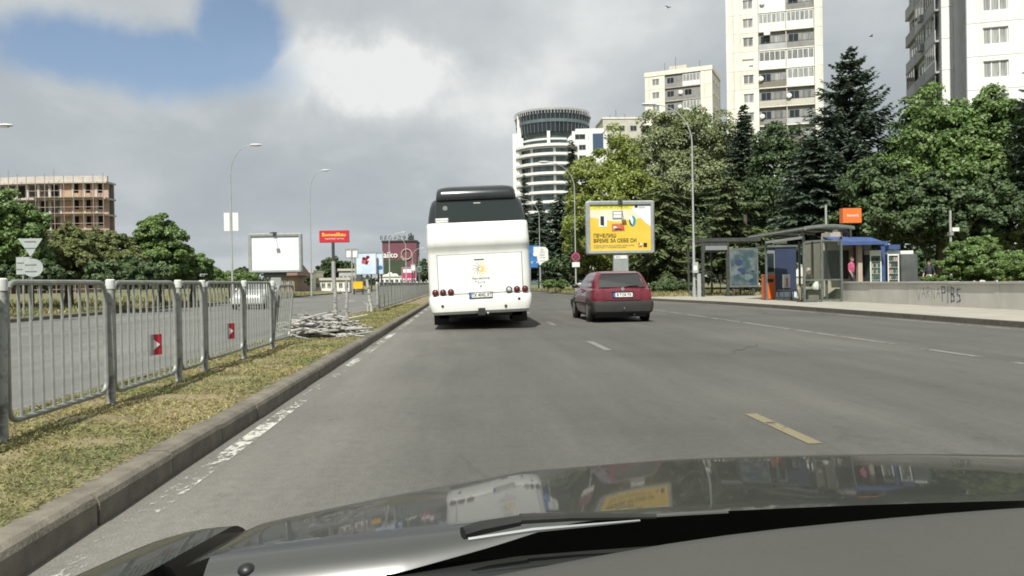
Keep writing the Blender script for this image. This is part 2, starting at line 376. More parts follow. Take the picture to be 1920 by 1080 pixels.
def paint(name, col, keep, scale, stretch=(1, 1, 1)):
    "worn road paint: flakes of it are gone and the asphalt below shows"
    m = bpy.data.materials.new(name); MATS[name] = m; m.use_nodes = True
    n, l = m.node_tree.nodes, m.node_tree.links
    b = n['Principled BSDF']; b.inputs['Base Color'].default_value = (*col, 1); b.inputs['Roughness'].default_value = 0.8
    t = n.new('ShaderNodeTexCoord'); mp = n.new('ShaderNodeMapping'); mp.inputs['Scale'].default_value = stretch
    l.new(t.outputs['Object'], mp.inputs[0])
    o = n.new('ShaderNodeTexNoise'); o.inputs['Scale'].default_value = scale; o.inputs['Detail'].default_value = 7; o.inputs['Roughness'].default_value = 0.72
    l.new(mp.outputs[0], o.inputs['Vector'])
    o2 = n.new('ShaderNodeTexNoise'); o2.inputs['Scale'].default_value = 1.1; o2.inputs['Detail'].default_value = 3
    l.new(mp.outputs[0], o2.inputs['Vector'])
    av = n.new('ShaderNodeMix'); av.inputs['Factor'].default_value = 0.45
    l.new(o.outputs['Fac'], av.inputs['A']); l.new(o2.outputs['Fac'], av.inputs['B'])
    r = n.new('ShaderNodeMapRange'); l.new(av.outputs['Result'], r.inputs['Value'])
    r.inputs['From Min'].default_value = keep - 0.03; r.inputs['From Max'].default_value = keep + 0.03
    tr = n.new('ShaderNodeBsdfTransparent'); ms = n.new('ShaderNodeMixShader')
    l.new(r.outputs[0], ms.inputs[0]); l.new(tr.outputs[0], ms.inputs[1]); l.new(b.outputs[0], ms.inputs[2])
    l.new(ms.outputs[0], n['Material Output'].inputs[0])
paint('paint_worn', (0.47, 0.46, 0.41), 0.53, 15.0, (1.0, 0.5, 1))
paint('paint_soft', (0.178, 0.175, 0.154), 0.45, 7)
paint('paint_yellow', (0.185, 0.160, 0.095), 0.46, 9)

# ------------------------------------------------------------------ mesh helpers
class MB:
    def __init__(s): s.v, s.f = [], []
    def add(s, vs, fs):
        o = len(s.v); s.v += [tuple(p) for p in vs]; s.f += [tuple(i + o for i in q) for q in fs]; return s
    def box(s, x0, x1, y0, y1, z0, z1):
        return s.add([(x0, y0, z0), (x1, y0, z0), (x1, y1, z0), (x0, y1, z0), (x0, y0, z1), (x1, y0, z1), (x1, y1, z1), (x0, y1, z1)],
                     [(0, 3, 2, 1), (4, 5, 6, 7), (0, 1, 5, 4), (1, 2, 6, 5), (2, 3, 7, 6), (3, 0, 4, 7)])
    def hexa(s, p):      # eight corners, bottom ring then top ring
        return s.add(p, [(0, 3, 2, 1), (4, 5, 6, 7), (0, 1, 5, 4), (1, 2, 6, 5), (2, 3, 7, 6), (3, 0, 4, 7)])
    def loft(s, rings, caps=True):
        n = len(rings[0]); o = []
        for r in rings: o += list(r)
        fs = []
        for k in range(len(rings) - 1):
            for i in range(n):
                j = (i + 1) % n
                fs.append((k * n + i, k * n + j, (k + 1) * n + j, (k + 1) * n + i))
        if caps:
            fs.append(tuple(range(n - 1, -1, -1))); fs.append(tuple((len(rings) - 1) * n + i for i in range(n)))
        return s.add(o, fs)
    def tube(s, pts, r, n=8, caps=True):
        pts = [Vector(p) for p in pts]; rings = []
        ref = None
        for i, p in enumerate(pts):
            d = (pts[min(i + 1, len(pts) - 1)] - pts[max(i - 1, 0)]).normalized()
            if ref is None:
                ref = d.orthogonal().normalized()
            a = (ref - d * ref.dot(d)).normalized(); b = d.cross(a); ref = a
            rr = r[i] if isinstance(r, (list, tuple)) else r
            rings.append([p + (a * math.cos(2 * PI * k / n) + b * math.sin(2 * PI * k / n)) * rr for k in range(n)])
        return s.loft(rings, caps)
    def ell(s, c, r, n=12, m=7):
        c = Vector(c); r = (r, r, r) if isinstance(r, (int, float)) else r
        rings = []
        for i in range(m + 1):
            th = PI * (0.02 + 0.96 * i / m)
            rings.append([(c.x + r[0] * math.sin(th) * math.cos(2 * PI * k / n), c.y + r[1] * math.sin(th) * math.sin(2 * PI * k / n),
                           c.z - r[2] * math.cos(th)) for k in range(n)])
        return s.loft(rings)
    def poly(s, pts, off):   # flat polygon pushed by the vector off to give it thickness
        off = Vector(off); n = len(pts); pts = [Vector(p) for p in pts]
        fs = [tuple(range(n)), tuple(range(2 * n - 1, n - 1, -1))]
        fs += [(i, i + n, (i + 1) % n + n, (i + 1) % n) for i in range(n)]
        return s.add(pts + [p + off for p in pts], fs)
    def mesh(s, name, m, smooth=False, angle=0.7, fix=True):
        me = bpy.data.meshes.new(name); me.from_pydata(s.v, [], s.f)
        if fix:
            b = bmesh.new(); b.from_mesh(me); bmesh.ops.recalc_face_normals(b, faces=b.faces); b.to_mesh(me); b.free()
        if smooth:
            me.shade_smooth(); me.set_sharp_from_angle(angle=angle)
        me.materials.append(MATS[m]); return me
    def build(s, name, m, parent=None, smooth=False, loc=None, angle=0.7, **tags):
        return put(name, s.mesh(name, m, smooth, angle), parent, loc, **tags)
def put(name, me, parent=None, loc=None, rz=0.0, rot=None, label=None, cat=None, group=None, kind=None):
    o = bpy.data.objects.new(name, me); COL.objects.link(o)
    if parent is not None: o.parent = parent
    if loc is not None: o.location = loc
    if rot is not None: o.rotation_euler = rot
    elif rz: o.rotation_euler = (0, 0, rz)
    if label: o['label'] = label
    if cat: o['category'] = cat
    if group: o['group'] = group
    if kind: o['kind'] = kind
    return o
def thing(name, label, cat, loc=(0, 0, 0), rz=0.0, group=None, kind=None):
    return put(name, None, None, loc, rz, label=label, cat=cat, group=group, kind=kind)
def lettering(body, size, m, parent, loc, rot=(PI / 2, 0, 0), extrude=0.004, align='CENTER', name='lettering', sx=1.0, bold=0.0, space=1.0):
    cu_ = bpy.data.curves.new('txt', 'FONT'); cu_.body = body; cu_.size = size; cu_.extrude = extrude
    cu_.align_x = align; cu_.align_y = 'CENTER'; cu_.resolution_u = 2; cu_.offset = bold; cu_.space_character = space
    o = bpy.data.objects.new('txt', cu_); COL.objects.link(o)
    me = bpy.data.meshes.new_from_object(o.evaluated_get(bpy.context.evaluated_depsgraph_get()))
    bpy.data.objects.remove(o); bpy.data.curves.remove(cu_)
    me.materials.clear(); me.materials.append(MATS[m])
    r = put(name, me, parent, loc, rot=rot)
    r.scale = (sx, 1, 1)
    return r
def rrect(x0, x1, y0, y1, r, n=4):
    pts = []
    for cx, cy, a in ((x1 - r, y1 - r, 0), (x0 + r, y1 - r, 1), (x0 + r, y0 + r, 2), (x1 - r, y0 + r, 3)):
        for k in range(n + 1):
            t = (a + k / n) * PI / 2
            pts.append((cx + r * math.cos(t), cy + r * math.sin(t)))
    return pts

# ------------------------------------------------------------------ the setting: ground, roads, kerbs, markings
KX = -1.785                                  # foot of the median kerb beside our lane
RB = [(-14, 11.7), (10, 11.7), (28, 11.6), (35, 11.2), (41, 10.3), (50, 9.5), (65, 8.8), (90, 8.2), (140, 8.0), (420, 8.0)]
def rx(y):
    return float(np.interp(y, [a for a, _ in RB], [b for _, b in RB]))
MB().box(-1500, 1500, -60, 2500, -0.6, -0.06).build('ground', 'verge', kind='structure')
m = MB()
ys = [-14] + list(np.arange(-10, 100, 5.0)) + [120, 160, 220, 300, 420]
for a, b in zip(ys[:-1], ys[1:]):
    m.add([(KX - 0.1, a, 0), (rx(a) + 0.1, a, 0), (rx(b) + 0.1, b, 0), (KX - 0.1, b, 0)], [(0, 1, 2, 3)])
m.build('road', 'asphalt', kind='structure')
MB().add([(-16.3, -14, 0), (-3.7, -14, 0), (-3.7, 420, 0), (-16.3, 420, 0)], [(0, 1, 2, 3)]).build('opposite_carriageway', 'asphalt_far', kind='structure')

# median strip with a lumpy turf surface
rng = np.random.default_rng(3)
def lump(x, y):
    return 0.012 * math.sin(3.1 * x + 1.7 * y) + 0.012 * math.sin(5.3 * y - 2.2 * x) + 0.01 * math.sin(9.1 * y + 4 * x)
m = MB(); nx = 8
yy = list(np.arange(-2, 40, 0.25)) + list(np.arange(40, 100, 2.0)) + [130, 200, 420]
for j, y in enumerate(yy):
    for i in range(nx + 1):
        x = -1.93 - 1.69 * i / nx
        ed = min(1, i / 1.5, (nx - i) / 1.5)
        m.v.append((x, y, 0.132 + ed * (0.02 + lump(x, y))))
for j in range(len(yy) - 1):
    for i in range(nx):
        a = j * (nx + 1) + i
        m.f.append((a, a + 1, a + nx + 2, a + nx + 1))
m.build('median_ground', 'soil', kind='structure', smooth=True)

# kerb: stones one metre long along the median, nearest ones apart, the far run in one length
k_root = thing('median_kerb', 'long low kerb of grey-brown stones edging the median', 'kerb', (0, 0, 0), kind='structure')
def kerb_mesh(x_face, width, ln, h, sgn):
    # profile across the kerb, rounded on the road edge; sgn = direction from face into the verge
    pr = [(0, -0.06), (0.0, h - 0.045), (0.012, h - 0.018), (0.04, h), (width, h), (width, -0.06)]
    m = MB()
    m.loft([[(x_face + sgn * a, y, z) for a, z in pr] for y in (0.006, ln - 0.006)])
    return m.mesh('kerbstone', 'kerbstone')
km = kerb_mesh(0, 0.16, 1.0, 0.155, -1)
for i in range(-2, 96):
    o = put('kerbstone', km, k_root, (KX + random.uniform(-.006, .006), float(i), random.uniform(-.006, .006)), rz=random.uniform(-.004, .004))
put('kerbstone', kerb_mesh(0, 0.16, 320, 0.155, -1), k_root, (KX, 96, 0))
o_root = thing('opposite_kerb', 'kerb on the far side of the median facing the opposite carriageway', 'kerb', kind='structure')
put('kerbstone', kerb_mesh(0, 0.16, 432, 0.16, 1), o_root, (-3.77, -14, 0))

# right hand kerb, pavement, verge
def offset_strip(x_in, x_out, z0, z1, y0, y1, name, mt, **t):
    ys_ = [y0] + [y for y in list(np.arange(-10, 100, 2.5)) + [120, 160, 220, 300] if y0 < y < y1] + [y1]
    rings = []
    m = MB()
    for y in ys_:
        a, b = x_in(y), x_out(y)
        rings.append([(a, y, z0), (a, y, z1), (b, y, z1), (b, y, z0)])
    m.loft(rings)
    return m.build(name, mt, **t)
offset_strip(rx, lambda y: rx(y) + 0.16, -0.05, 0.125, -14, 420, 'pavement_kerb', 'kerbstone', kind='structure')
offset_strip(lambda y: rx(y) + 0.16, lambda y: 17.4 if y < 47 else max(13.4, 17.4 - (y - 47) * .8), -0.05, 0.12, -14, 49, 'pavement', 'paving', kind='structure')
offset_strip(lambda y: rx(y) + 0.16, lambda y: 700, -0.05, 0.11, 49.0, 420, 'verge_by_trees', 'verge', kind='structure')
offset_strip(lambda y: 17.4, lambda y: 700, -0.05, 0.115, -14, 49, 'park_ground', 'verge', kind='structure')
# left verge beyond the opposite carriageway, gently rising
m = MB()
m.loft([[(-16.25, y, -.05), (-16.25, y, .14), (-17, y, .16), (-24, y, .5), (-700, y, .8), (-700, y, -.05)] for y in (-14, 420)])
m.build('verge_across_road', 'verge', kind='structure')
put('far_kerb', kerb_mesh(0, 0.16, 432, 0.16, -1), None, (-16.1, -14, 0), kind='structure')
# raised planted bed behind the low wall
MB().hexa([(15.75, -14, .1), (700, -14, .1), (700, 34.5, .1), (15.75, 34.5, .1), (15.75, -14, .72), (700, -14, 1.1), (700, 33, 1.1), (15.75, 33, .62)]).build('raised_bed_ground', 'verge', kind='structure')

# road markings, sheets 4 mm above the asphalt
def marking(x0, y0, x1, y1, w, mt, z=0.004):
    a, b = Vector((x0, y0, z)), Vector((x1, y1, z)); d = (b - a).normalized(); n = Vector((-d.y, d.x, 0)) * w / 2
    MB().add([a - n, a + n, b + n, b - n], [(0, 1, 2, 3)]).build('lane_marking', mt, kind='structure')
marking(-1.63, 1.0, -1.63, 60, 0.125, 'paint_worn')
marking(2.40, 5.35, 2.40, 6.60, 0.105, 'paint_yellow')
for y in (13.0, 20.5, 28.5, 36.5, 44.5, 52.5):
    marking(2.36, y, 2.36, y + 2.0, 0.12, 'paint_soft')
marking(7.15, 12.9, 7.3, 48, 0.14, 'paint_soft')
marking(7.1, 10.6, 7.1, 12.0, 0.13, 'paint_soft'); marking(7.05, 8.6, 7.05, 9.9, 0.13, 'paint_soft'); marking(7.0, 5, 7.0, 7.3, 0.13, 'paint_soft')
yl = [-10, 10, 20, 28, 34, 38, 42, 48, 55, 65, 80, 100, 140]
for a, b in zip(yl[:-1], yl[1:]):
    marking(rx(a) - .42, a, rx(b) - .42, b, 0.16, 'paint_soft')
marking(-15.9, -5, -15.9, 140, 0.15, 'paint_soft'); marking(-4.3, -5, -4.3, 140, .14, 'paint_soft')
for y in range(10, 120, 9):
    marking(-8.0, y, -8.0, y + 3, .12, 'paint_soft'); marking(-12.0, y + 1, -12.0, y + 4, .12, 'paint_soft')

# ------------------------------------------------------------------ turf
def leaf_object(name, P, D, L, Wd, m, parent=None, up=None, **t):
    "many small pointed blades: root P, direction D, length L, width Wd"
    n = len(P)
    D = D / np.linalg.norm(D, axis=1, keepdims=True)
    rnd = rng.normal(size=(n, 3)) if up is None else up
    side = np.cross(D, rnd); side /= (np.linalg.norm(side, axis=1, keepdims=True) + 1e-9)
    L = L[:, None]; Wd = Wd[:, None]
    V = np.empty((n, 4, 3), dtype=np.float32)
    V[:, 0] = P; V[:, 1] = P + D * L * .45 + side * Wd; V[:, 2] = P + D * L; V[:, 3] = P + D * L * .45 - side * Wd
    me = bpy.data.meshes.new(name)
    me.vertices.add(n * 4); me.vertices.foreach_set('co', V.reshape(-1))
    me.loops.add(n * 4); me.loops.foreach_set('vertex_index', np.arange(n * 4, dtype=np.int32))
    me.polygons.add(n); me.polygons.foreach_set('loop_start', np.arange(0, n * 4, 4, dtype=np.int32))
    me.polygons.foreach_set('loop_total', np.full(n, 4, dtype=np.int32))
    me.update(); me.validate()
    me.materials.append(MATS[m])
    return put(name, me, parent, **t)
n = 210000
y = 2.6 + 36 * rng.random(n) ** 2.3
x = -1.95 - 1.70 * rng.random(n)
# mown, patchy turf: keep more where a slow pattern is high
k = 0.55 + 0.45 * np.sin(1.3 * y + 2.1 * x) * np.sin(2.4 * x - 0.7 * y)
keep = rng.random(n) < (0.35 + 0.65 * k)
x, y = x[keep], y[keep]; n = len(x)
z = 0.132 + 0.02 + 0.012 * np.sin(3.1 * x + 1.7 * y)
P = np.stack([x, y, z], 1)
D = np.stack([rng.normal(size=n), rng.normal(size=n), 0.05 + rng.random(n) * .55], 1)
leaf_object('grass', P, D, 0.018 + .045 * rng.random(n) ** 1.5 + y * .0006, 0.0016 + .0016 * rng.random(n) + y * 0.00022, 'blade', kind='stuff',
            label='dry mown yellow-green grass on the median strip', cat='grass')

# ------------------------------------------------------------------ pedestrian fences along the median
FX = -3.04
def bar_mesh(h, r=0.0112): return MB().tube([(0, 0, 0), (0, 0, h)], r, 6).mesh('bar', 'galv', True)
BAR = bar_mesh(0.93)
post_me = MB().tube([(0, 0, -0.1), (0, 0, 1.03)], 0.036, 10).mesh('post', 'post_dark', True)
post_far = MB().tube([(0, 0, -0.1), (0, 0, 1.03)], 0.035, 8).mesh('post', 'post_dark', True)
cap_me = MB().tube([(0, 0, 0), (0, 0, .075), (0, 0, .083)], [0.040, 0.040, 0.028], 10).mesh('post_cap', 'cap_white', True)
def panel(parent, y0, y1, z0, z1, lean=0.0, r=0.020):
    h = z1 - z0; w = y1 - y0
    loop = [(0, b, a) for b, a in rrect(0.05, w - 0.05, 0, h, 0.10, 5)]
    loop += loop[:2]
    o = MB().tube(loop, r, 8, caps=False).build('panel', 'galv', parent, True, (FX, y0, z0))
    if lean: o.rotation_euler = (0, lean, 0)
    nb = max(2, round(w / 0.16) - 1)
    for i in range(nb):
        b = put('bar', BAR, o, (0, 0.06 + (w - .12) * (i + 1) / (nb + 1), 0.012 * random.random()))
        b.scale = (1, 1, (h - .01) / .93)
        b.rotation_euler = (random.uniform(-.008, .008), random.uniform(-.01, .01), 0)
    return o
near = thing('pedestrian_fence', 'galvanised tubular railing on the median beside our lane, nearest stretch with red arrow plates', 'fence', (0, 0, 0))
PY = [3.80, 5.45, 7.08, 8.72, 9.60, 11.27, 12.92]
for i, yv in enumerate(PY):
    p = put('post', post_me, near, (FX, yv, .14), rot=(random.uniform(-.015, .015), random.uniform(-.02, .02), 0))
    put('post_cap', cap_me, p, (0, 0, 1.01))
panels = []
for i in range(len(PY) - 1):
    panels.append(panel(near, PY[i] + .03, PY[i + 1] - .03, 0.27 + random.uniform(-.02, .03), 1.205))
panels.append(panel(near, 12.95, 14.2, 0.27, 1.16, lean=0.10))
for yv, zv in ((7.95, .60), (10.45, .58)):     # folded plates with an arrow on the red half
    s = MB().box(-.004, .004, -.08, .0, -.10, .10).build('arrow_plate', 'sign_back', near, loc=(FX + .035, yv, zv))
    q = MB().hexa([(-.002, 0, -.10), (.004, 0, -.10), (.055, .07, -.10), (.049, .07, -.10), (-.002, 0, .10), (.004, 0, .10), (.055, .07, .10), (.049, .07, .10)]).build('red_half', 'red_sign', s)
    MB().add([(.003, -.004, .05), (.045, .052, 0), (.003, -.004, -.05)], [(0, 1, 2)]).build('arrow', 'white_print', s, loc=(.003, -.004, 0))
far = thing('pedestrian_fence', 'long tubular railing on the median running away beyond the cut birch trunks', 'fence', (0, 0, 0))
fy = [29.2 + 1.64 * i for i in range(30)]
for i, yv in enumerate(fy):
    p = put('post', post_far, far, (FX - .05, yv, .14), rot=(random.uniform(-.03, .03), random.uniform(-.02, .02), 0))
    if i % 3 != 1: put('post_cap', cap_me, p, (0, 0, 1.01))
for i in range(len(fy) - 1):
    panel(far, fy[i] + .03, fy[i + 1] - .03, .28, 1.2, r=.02)

# ------------------------------------------------------------------ cut birch: branches in a heap, three topped trunks
random.seed(21)
hc = gnd(598, 632, .17)
variants = []
for v in range(9):
    ln = random.uniform(0.8, 1.65); r0_ = random.uniform(.012, .038)
    n = 7; pts = []; a, b = random.uniform(-.12, .12), random.uniform(-.1, .1); ph = random.uniform(0, 3)
    for i in range(n):
        t = i / (n - 1)
        pts.append(((t - .5) * ln, a * math.sin(3 * t + ph), b * math.sin(4 * t + ph)))
    rr = [r0_ * (1 - .5 * i / (n - 1)) for i in range(n)]
    mm = MB(); mm.tube(pts, rr, 7)
    if v % 3 == 0:
        p = Vector(pts[4]); mm.tube([p, p + Vector((.16, .1, .09)), p + Vector((.36, .16, .2))], [r0_ * .45, r0_ * .35, r0_ * .15], 6)
    me = mm.mesh('birch_branch', 'birch', True)
    e0 = MB().tube([Vector(pts[0]) - Vector((.003, 0, 0)), Vector(pts[0]) + Vector((.004, 0, 0))], r0_ * .93, 7).mesh('cut_end', 'log_end')
    variants.append((me, e0, ln, r0_))
for i in range(64):
    me, e0, ln, r_ = variants[i % 9]
    lay = (i / 64)
    zc_ = .16 + lay * .34 * (1 - .3 * random.random()) + .03
    spread = .62 * (1 - lay * .65)
    o = put('birch_branch', me, None, (hc.x + random.uniform(-.42, .42) * (1.2 - lay), hc.y + random.uniform(-spread, spread) + .35, zc_),
            rot=(random.uniform(0, 6.28), random.uniform(-.16, .16), random.gauss(0, .38) + (PI if random.random() < .5 else 0)),
            label='thin white birch branch in the heap of cut wood on the median', cat='branch', group='cut birch branches heaped on the median')
    put('cut_end', e0, o)
def stub(px, pyb, pyt, Y, lean, label, r):
    b = at(px, pyb, Y); b.z = .15
    tp = at(px + lean, pyt, Y)
    t = thing('topped_birch', label, 'tree trunk', b, group='cut birch trunks on the median')
    h = tp.z - b.z; dx = tp.x - b.x
    pts = [(dx * k / 6 + .012 * math.sin(k * 2.1), .01 * math.sin(k * 3), h * k / 6 - (0.05 if k == 0 else 0)) for k in range(7)]
    MB().tube(pts, [r * (1.1 - .05 * k) for k in range(7)], 9).build('trunk', 'birch', t, True)
    MB().tube([Vector(pts[-1]), Vector(pts[-1]) + Vector((0, 0, .006))], r * .76, 9).build('cut_top', 'cut_wood', t)
    s = Vector(pts[4]); sb = MB()
    sb.tube([s, s + Vector((-.12, 0, .07)), s + Vector((-.2, .02, .16))], [r * .3, r * .22, r * .1], 6)
    sb.build('side_twig', 'birch', t, True); sb = MB()
    s = Vector(pts[3]); sb.tube([s, s + Vector((.1, .03, .04)), s + Vector((.22, .03, .02))], [r * .28, r * .2, r * .1], 6)
    sb.build('side_twig', 'birch', t, True)
stub(630, 602, 519, 21.5, -3, 'topped white birch trunk directly behind the heap of branches', .052)
stub(650, 606, 527, 20.5, 0, 'thinner topped birch trunk between its two white neighbours', .045)
stub(697, 584, 524, 28.5, -9, 'leaning topped birch trunk at the start of the far railing', .06)
stub(690, 582, 566, 28.9, 0, 'short dark birch stump at the foot of the leaning trunk', .05)

# ------------------------------------------------------------------ coach
bus = thing('coach', 'white coach with a black rear window band and a sun emblem, seen from behind', 'coach', (0.45, 19.45, 0))
bus.rotation_euler = (0, math.radians(-1.7), 0)
def bring(z, hw, yr, yf, r=.22, n=5):
    return [(a, b, z) for a, b in rrect(-hw, hw, yr, yf, r, n)]
LB = 11.9
rings = [bring(.42, 1.17, .10, LB - .2), bring(.50, 1.225, .03, LB - .1), bring(.86, 1.245, .0, LB), bring(1.3, 1.25, -.01, LB),
         bring(1.86, 1.25, -.01, LB - .05), bring(1.95, 1.25, -.03, LB - .05), bring(2.03, 1.252, -.085, LB - .07), bring(2.10, 1.255, -.115, LB - .08),
         bring(2.20, 1.25, -.12, LB - .1), bring(2.48, 1.235, -.105, LB - .15), bring(2.58, 1.228, -.09, LB - .17), bring(2.62, 1.21, -.06, LB - .2)]
MB().loft(rings).build('body', 'bus_white', bus, True, angle=.9)
rings = [bring(2.60, 1.195, -.045, LB - .2, .2), bring(2.75, 1.185, -.02, LB - .3, .2), bring(3.0, 1.14, .04, LB - .5, .2), bring(3.16, 1.09, .10, LB - .7, .22),
         bring(3.25, 1.0, .2, LB - .9, .25), bring(3.29, .85, .4, LB - 1.1, .25)]
MB().loft(rings).build('upper_body', 'bus_black', bus, True, angle=.9)
# roof pod with a lip over the rear window
rings = [bring(3.17, .97, -.01, 4.4, .10), bring(3.22, .975, -.045, 4.5, .12), bring(3.38, .955, .0, 4.4, .14), bring(3.47, .93, .08, 4.3, .2), bring(3.525, .86, .25, 4.1, .3), bring(3.54, .7, .5, 3.9, .3)]
MB().loft(rings).build('roof_pod', 'bus_black', bus, True, angle=.9)
w = MB(); w.hexa([(-1.02, -.068, 2.64), (1.02, -.068, 2.64), (1.02, .1, 2.64), (-1.02, .1, 2.64), (-.96, .03, 3.15), (.96, .03, 3.15), (.96, .2, 3.15), (-.96, .2, 3.15)])
w.build('rear_window', 'bus_glass', bus)
MB().hexa([(-1.0, -.078, 2.635), (-.70, -.078, 2.635), (-.70, -.06, 2.635), (-1.0, -.06, 2.635), (-1.0, -.066, 2.735), (-.70, -.066, 2.735), (-.70, -.05, 2.735), (-1.0, -.05, 2.735)]).build('window_notice', 'plate_white', bus)
lettering('DONAUTOURS', .05, 'grey_print', bus, (-.85, -.080, 2.685), rot=(PI / 2 - .12, 0, 0), extrude=.002)
MB().box(-.07, .10, .012, .03, 3.07, 3.095).build('brake_lamp', 'clear_lens', bus)
MB().tube([(-.76, -.012, 2.98), (-.76, .0, 2.98)], .06, 14).build('window_sticker', 'grey_print', bus)
# engine hatch, slightly proud with a shadow gap
hp = rrect(-1.0, 1.03, .90, 1.84, .05, 3)
hatch = MB().poly([(a, -.022, b) for a, b in hp], (0, .04, 0)).build('engine_hatch', 'bus_white', bus)
gp = MB()
for (x0, x1, z0, z1) in ((-1.025, 1.055, 1.84, 1.856), (-1.02, -1.004, .88, 1.84), (1.034, 1.05, .88, 1.84)):
    gp.box(x0, x1, -.013, .01, z0, z1)
gp.build('hatch_gap', 'grey_print', bus)
MB().box(-.12, .12, -.032, -.02, 1.70, 1.72).build('hatch_grip', 'black', hatch)
MB().tube([(0.02, -.03, 1.06), (0.02, -.018, 1.06)], .022, 10).build('hatch_lock', 'grey_print', hatch)
# bumper
rings = [bring(.40, 1.16, .04, 1.2, .2), bring(.47, 1.225, -.03, 1.2, .2), bring(.62, 1.258, -.055, 1.2, .2), bring(.80, 1.262, -.05, 1.2, .2), bring(.845, 1.255, -.03, 1.2, .2)]
bum = MB().loft(rings).build('bumper', 'bus_white', bus, True, angle=.6)
for x_, z_ in ((-.93, .62), (.60, .56), (.93, .72)):
    MB().ell((x_, -.062, z_), (.035, .02, .03), 8, 5).build('parking_sensor', 'black', bum)
for i, x_ in enumerate((-1.09, -.905, -.715)):
    t = MB().tube([(x_, -.05, .945), (x_, -.0, .945)], .078, 16).build('tail_lamp', 'black', bus)
    MB().ell((x_, -.05, .945), (.052, .018, .052), 14, 6).build('lens', 'red_lens', t, True)
for i, x_ in enumerate((.70, .89, 1.09)):
    t = MB().tube([(x_, -.05, .945), (x_, -.0, .945)], .078, 16).build('tail_lamp', 'black', bus)
    MB().ell((x_, -.05, .945), (.052, .018, .052), 14, 6).build('lens', 'clear_lens' if i == 0 else 'red_lens', t, True)
pl = MB().box(-.28, .29, -.075, -.03, .775, .915).build('number_plate', 'black', bus)
MB().box(-.215, .275, -.079, -.07, .79, .90).build('plate_face', 'plate_white', pl)
MB().box(-.265, -.22, -.079, -.07, .79, .90).build('plate_band', 'blue_print', pl)
lettering('TX 4042 XT', .115, 'black_print', pl, (.03, -.081, .845), extrude=.002, sx=.82, bold=.002)
tow = MB(); tow.box(-.075, .095, -.09, .1, .36, .53)
tow.build('tow_bracket', 'bumper_grey', bus)
MB().ell((.16, -.09, .40), .032, 10, 6).build('tow_ball', 'chrome', bus, True)
# sun emblem: curved strokes, grey on one side and orange on the other
emb_g, emb_o = MB(), MB()
cx_, cz_ = .02, 1.48
for i in range(12):
    a = 2 * PI * i / 12 + .2
    right = math.cos(a) > -.05 or math.sin(a) < -.75
    t = emb_o if right else emb_g
    wd = .014 if right else .007
    prev = None
    for k in range(6):
        s = .035 + .155 * k / 5 * (1.0 if not right else .92); aa = a + .5 * (k / 5 - .2)
        p = Vector((cx_ + s * math.cos(aa), -.026, cz_ + s * math.sin(aa)))
        if prev is not None:
            d = (p - prev).normalized(); nn = Vector((-d.z, 0, d.x)) * wd * (1 - .1 * k)
            t.poly([prev - nn, p - nn, p + nn, prev + nn], (0, .003, 0))
        prev = p
emb_g.build('emblem', 'grey_print', bus); emb_o.build('emblem', 'yellow_print', bus)
lettering('Recreational', .085, 'grey_print', bus, (.03, -.027, 1.255), extrude=.002)
lettering('Tours', .085, 'grey_print', bus, (.0, -.027, 1.16), extrude=.002, space=1.25)
for sx in (-1, 1):
    for k in range(6):
        y0 = 1.2 + 1.65 * k
        MB().box(sx * 1.256, sx * 1.245, y0, y0 + 1.57, 1.55, 2.5).build('side_window', 'bus_glass', bus)
    for yw in (2.95, 4.25, 9.2):
        wl_ = MB().tube([(sx * .93, yw, .50), (sx * 1.2, yw, .50)], .50, 20).build('wheel', 'rubber', bus)
        MB().tube([(sx * 1.19, yw, .50), (sx * 1.215, yw, .50)], .30, 16).build('rim', 'rim', wl_)
    mf = MB().box(sx * .80, sx * 1.18, .9, .92, .12, .5).build('mud_flap', 'rubber', bus)
MB().box(-1.05, 1.05, .9, 10.5, .28, .46).build('underbody', 'black', bus)
MB().tube([(-.55, .35, .34), (-.55, .9, .34)], .06, 10).build('exhaust', 'bumper_grey', bus)

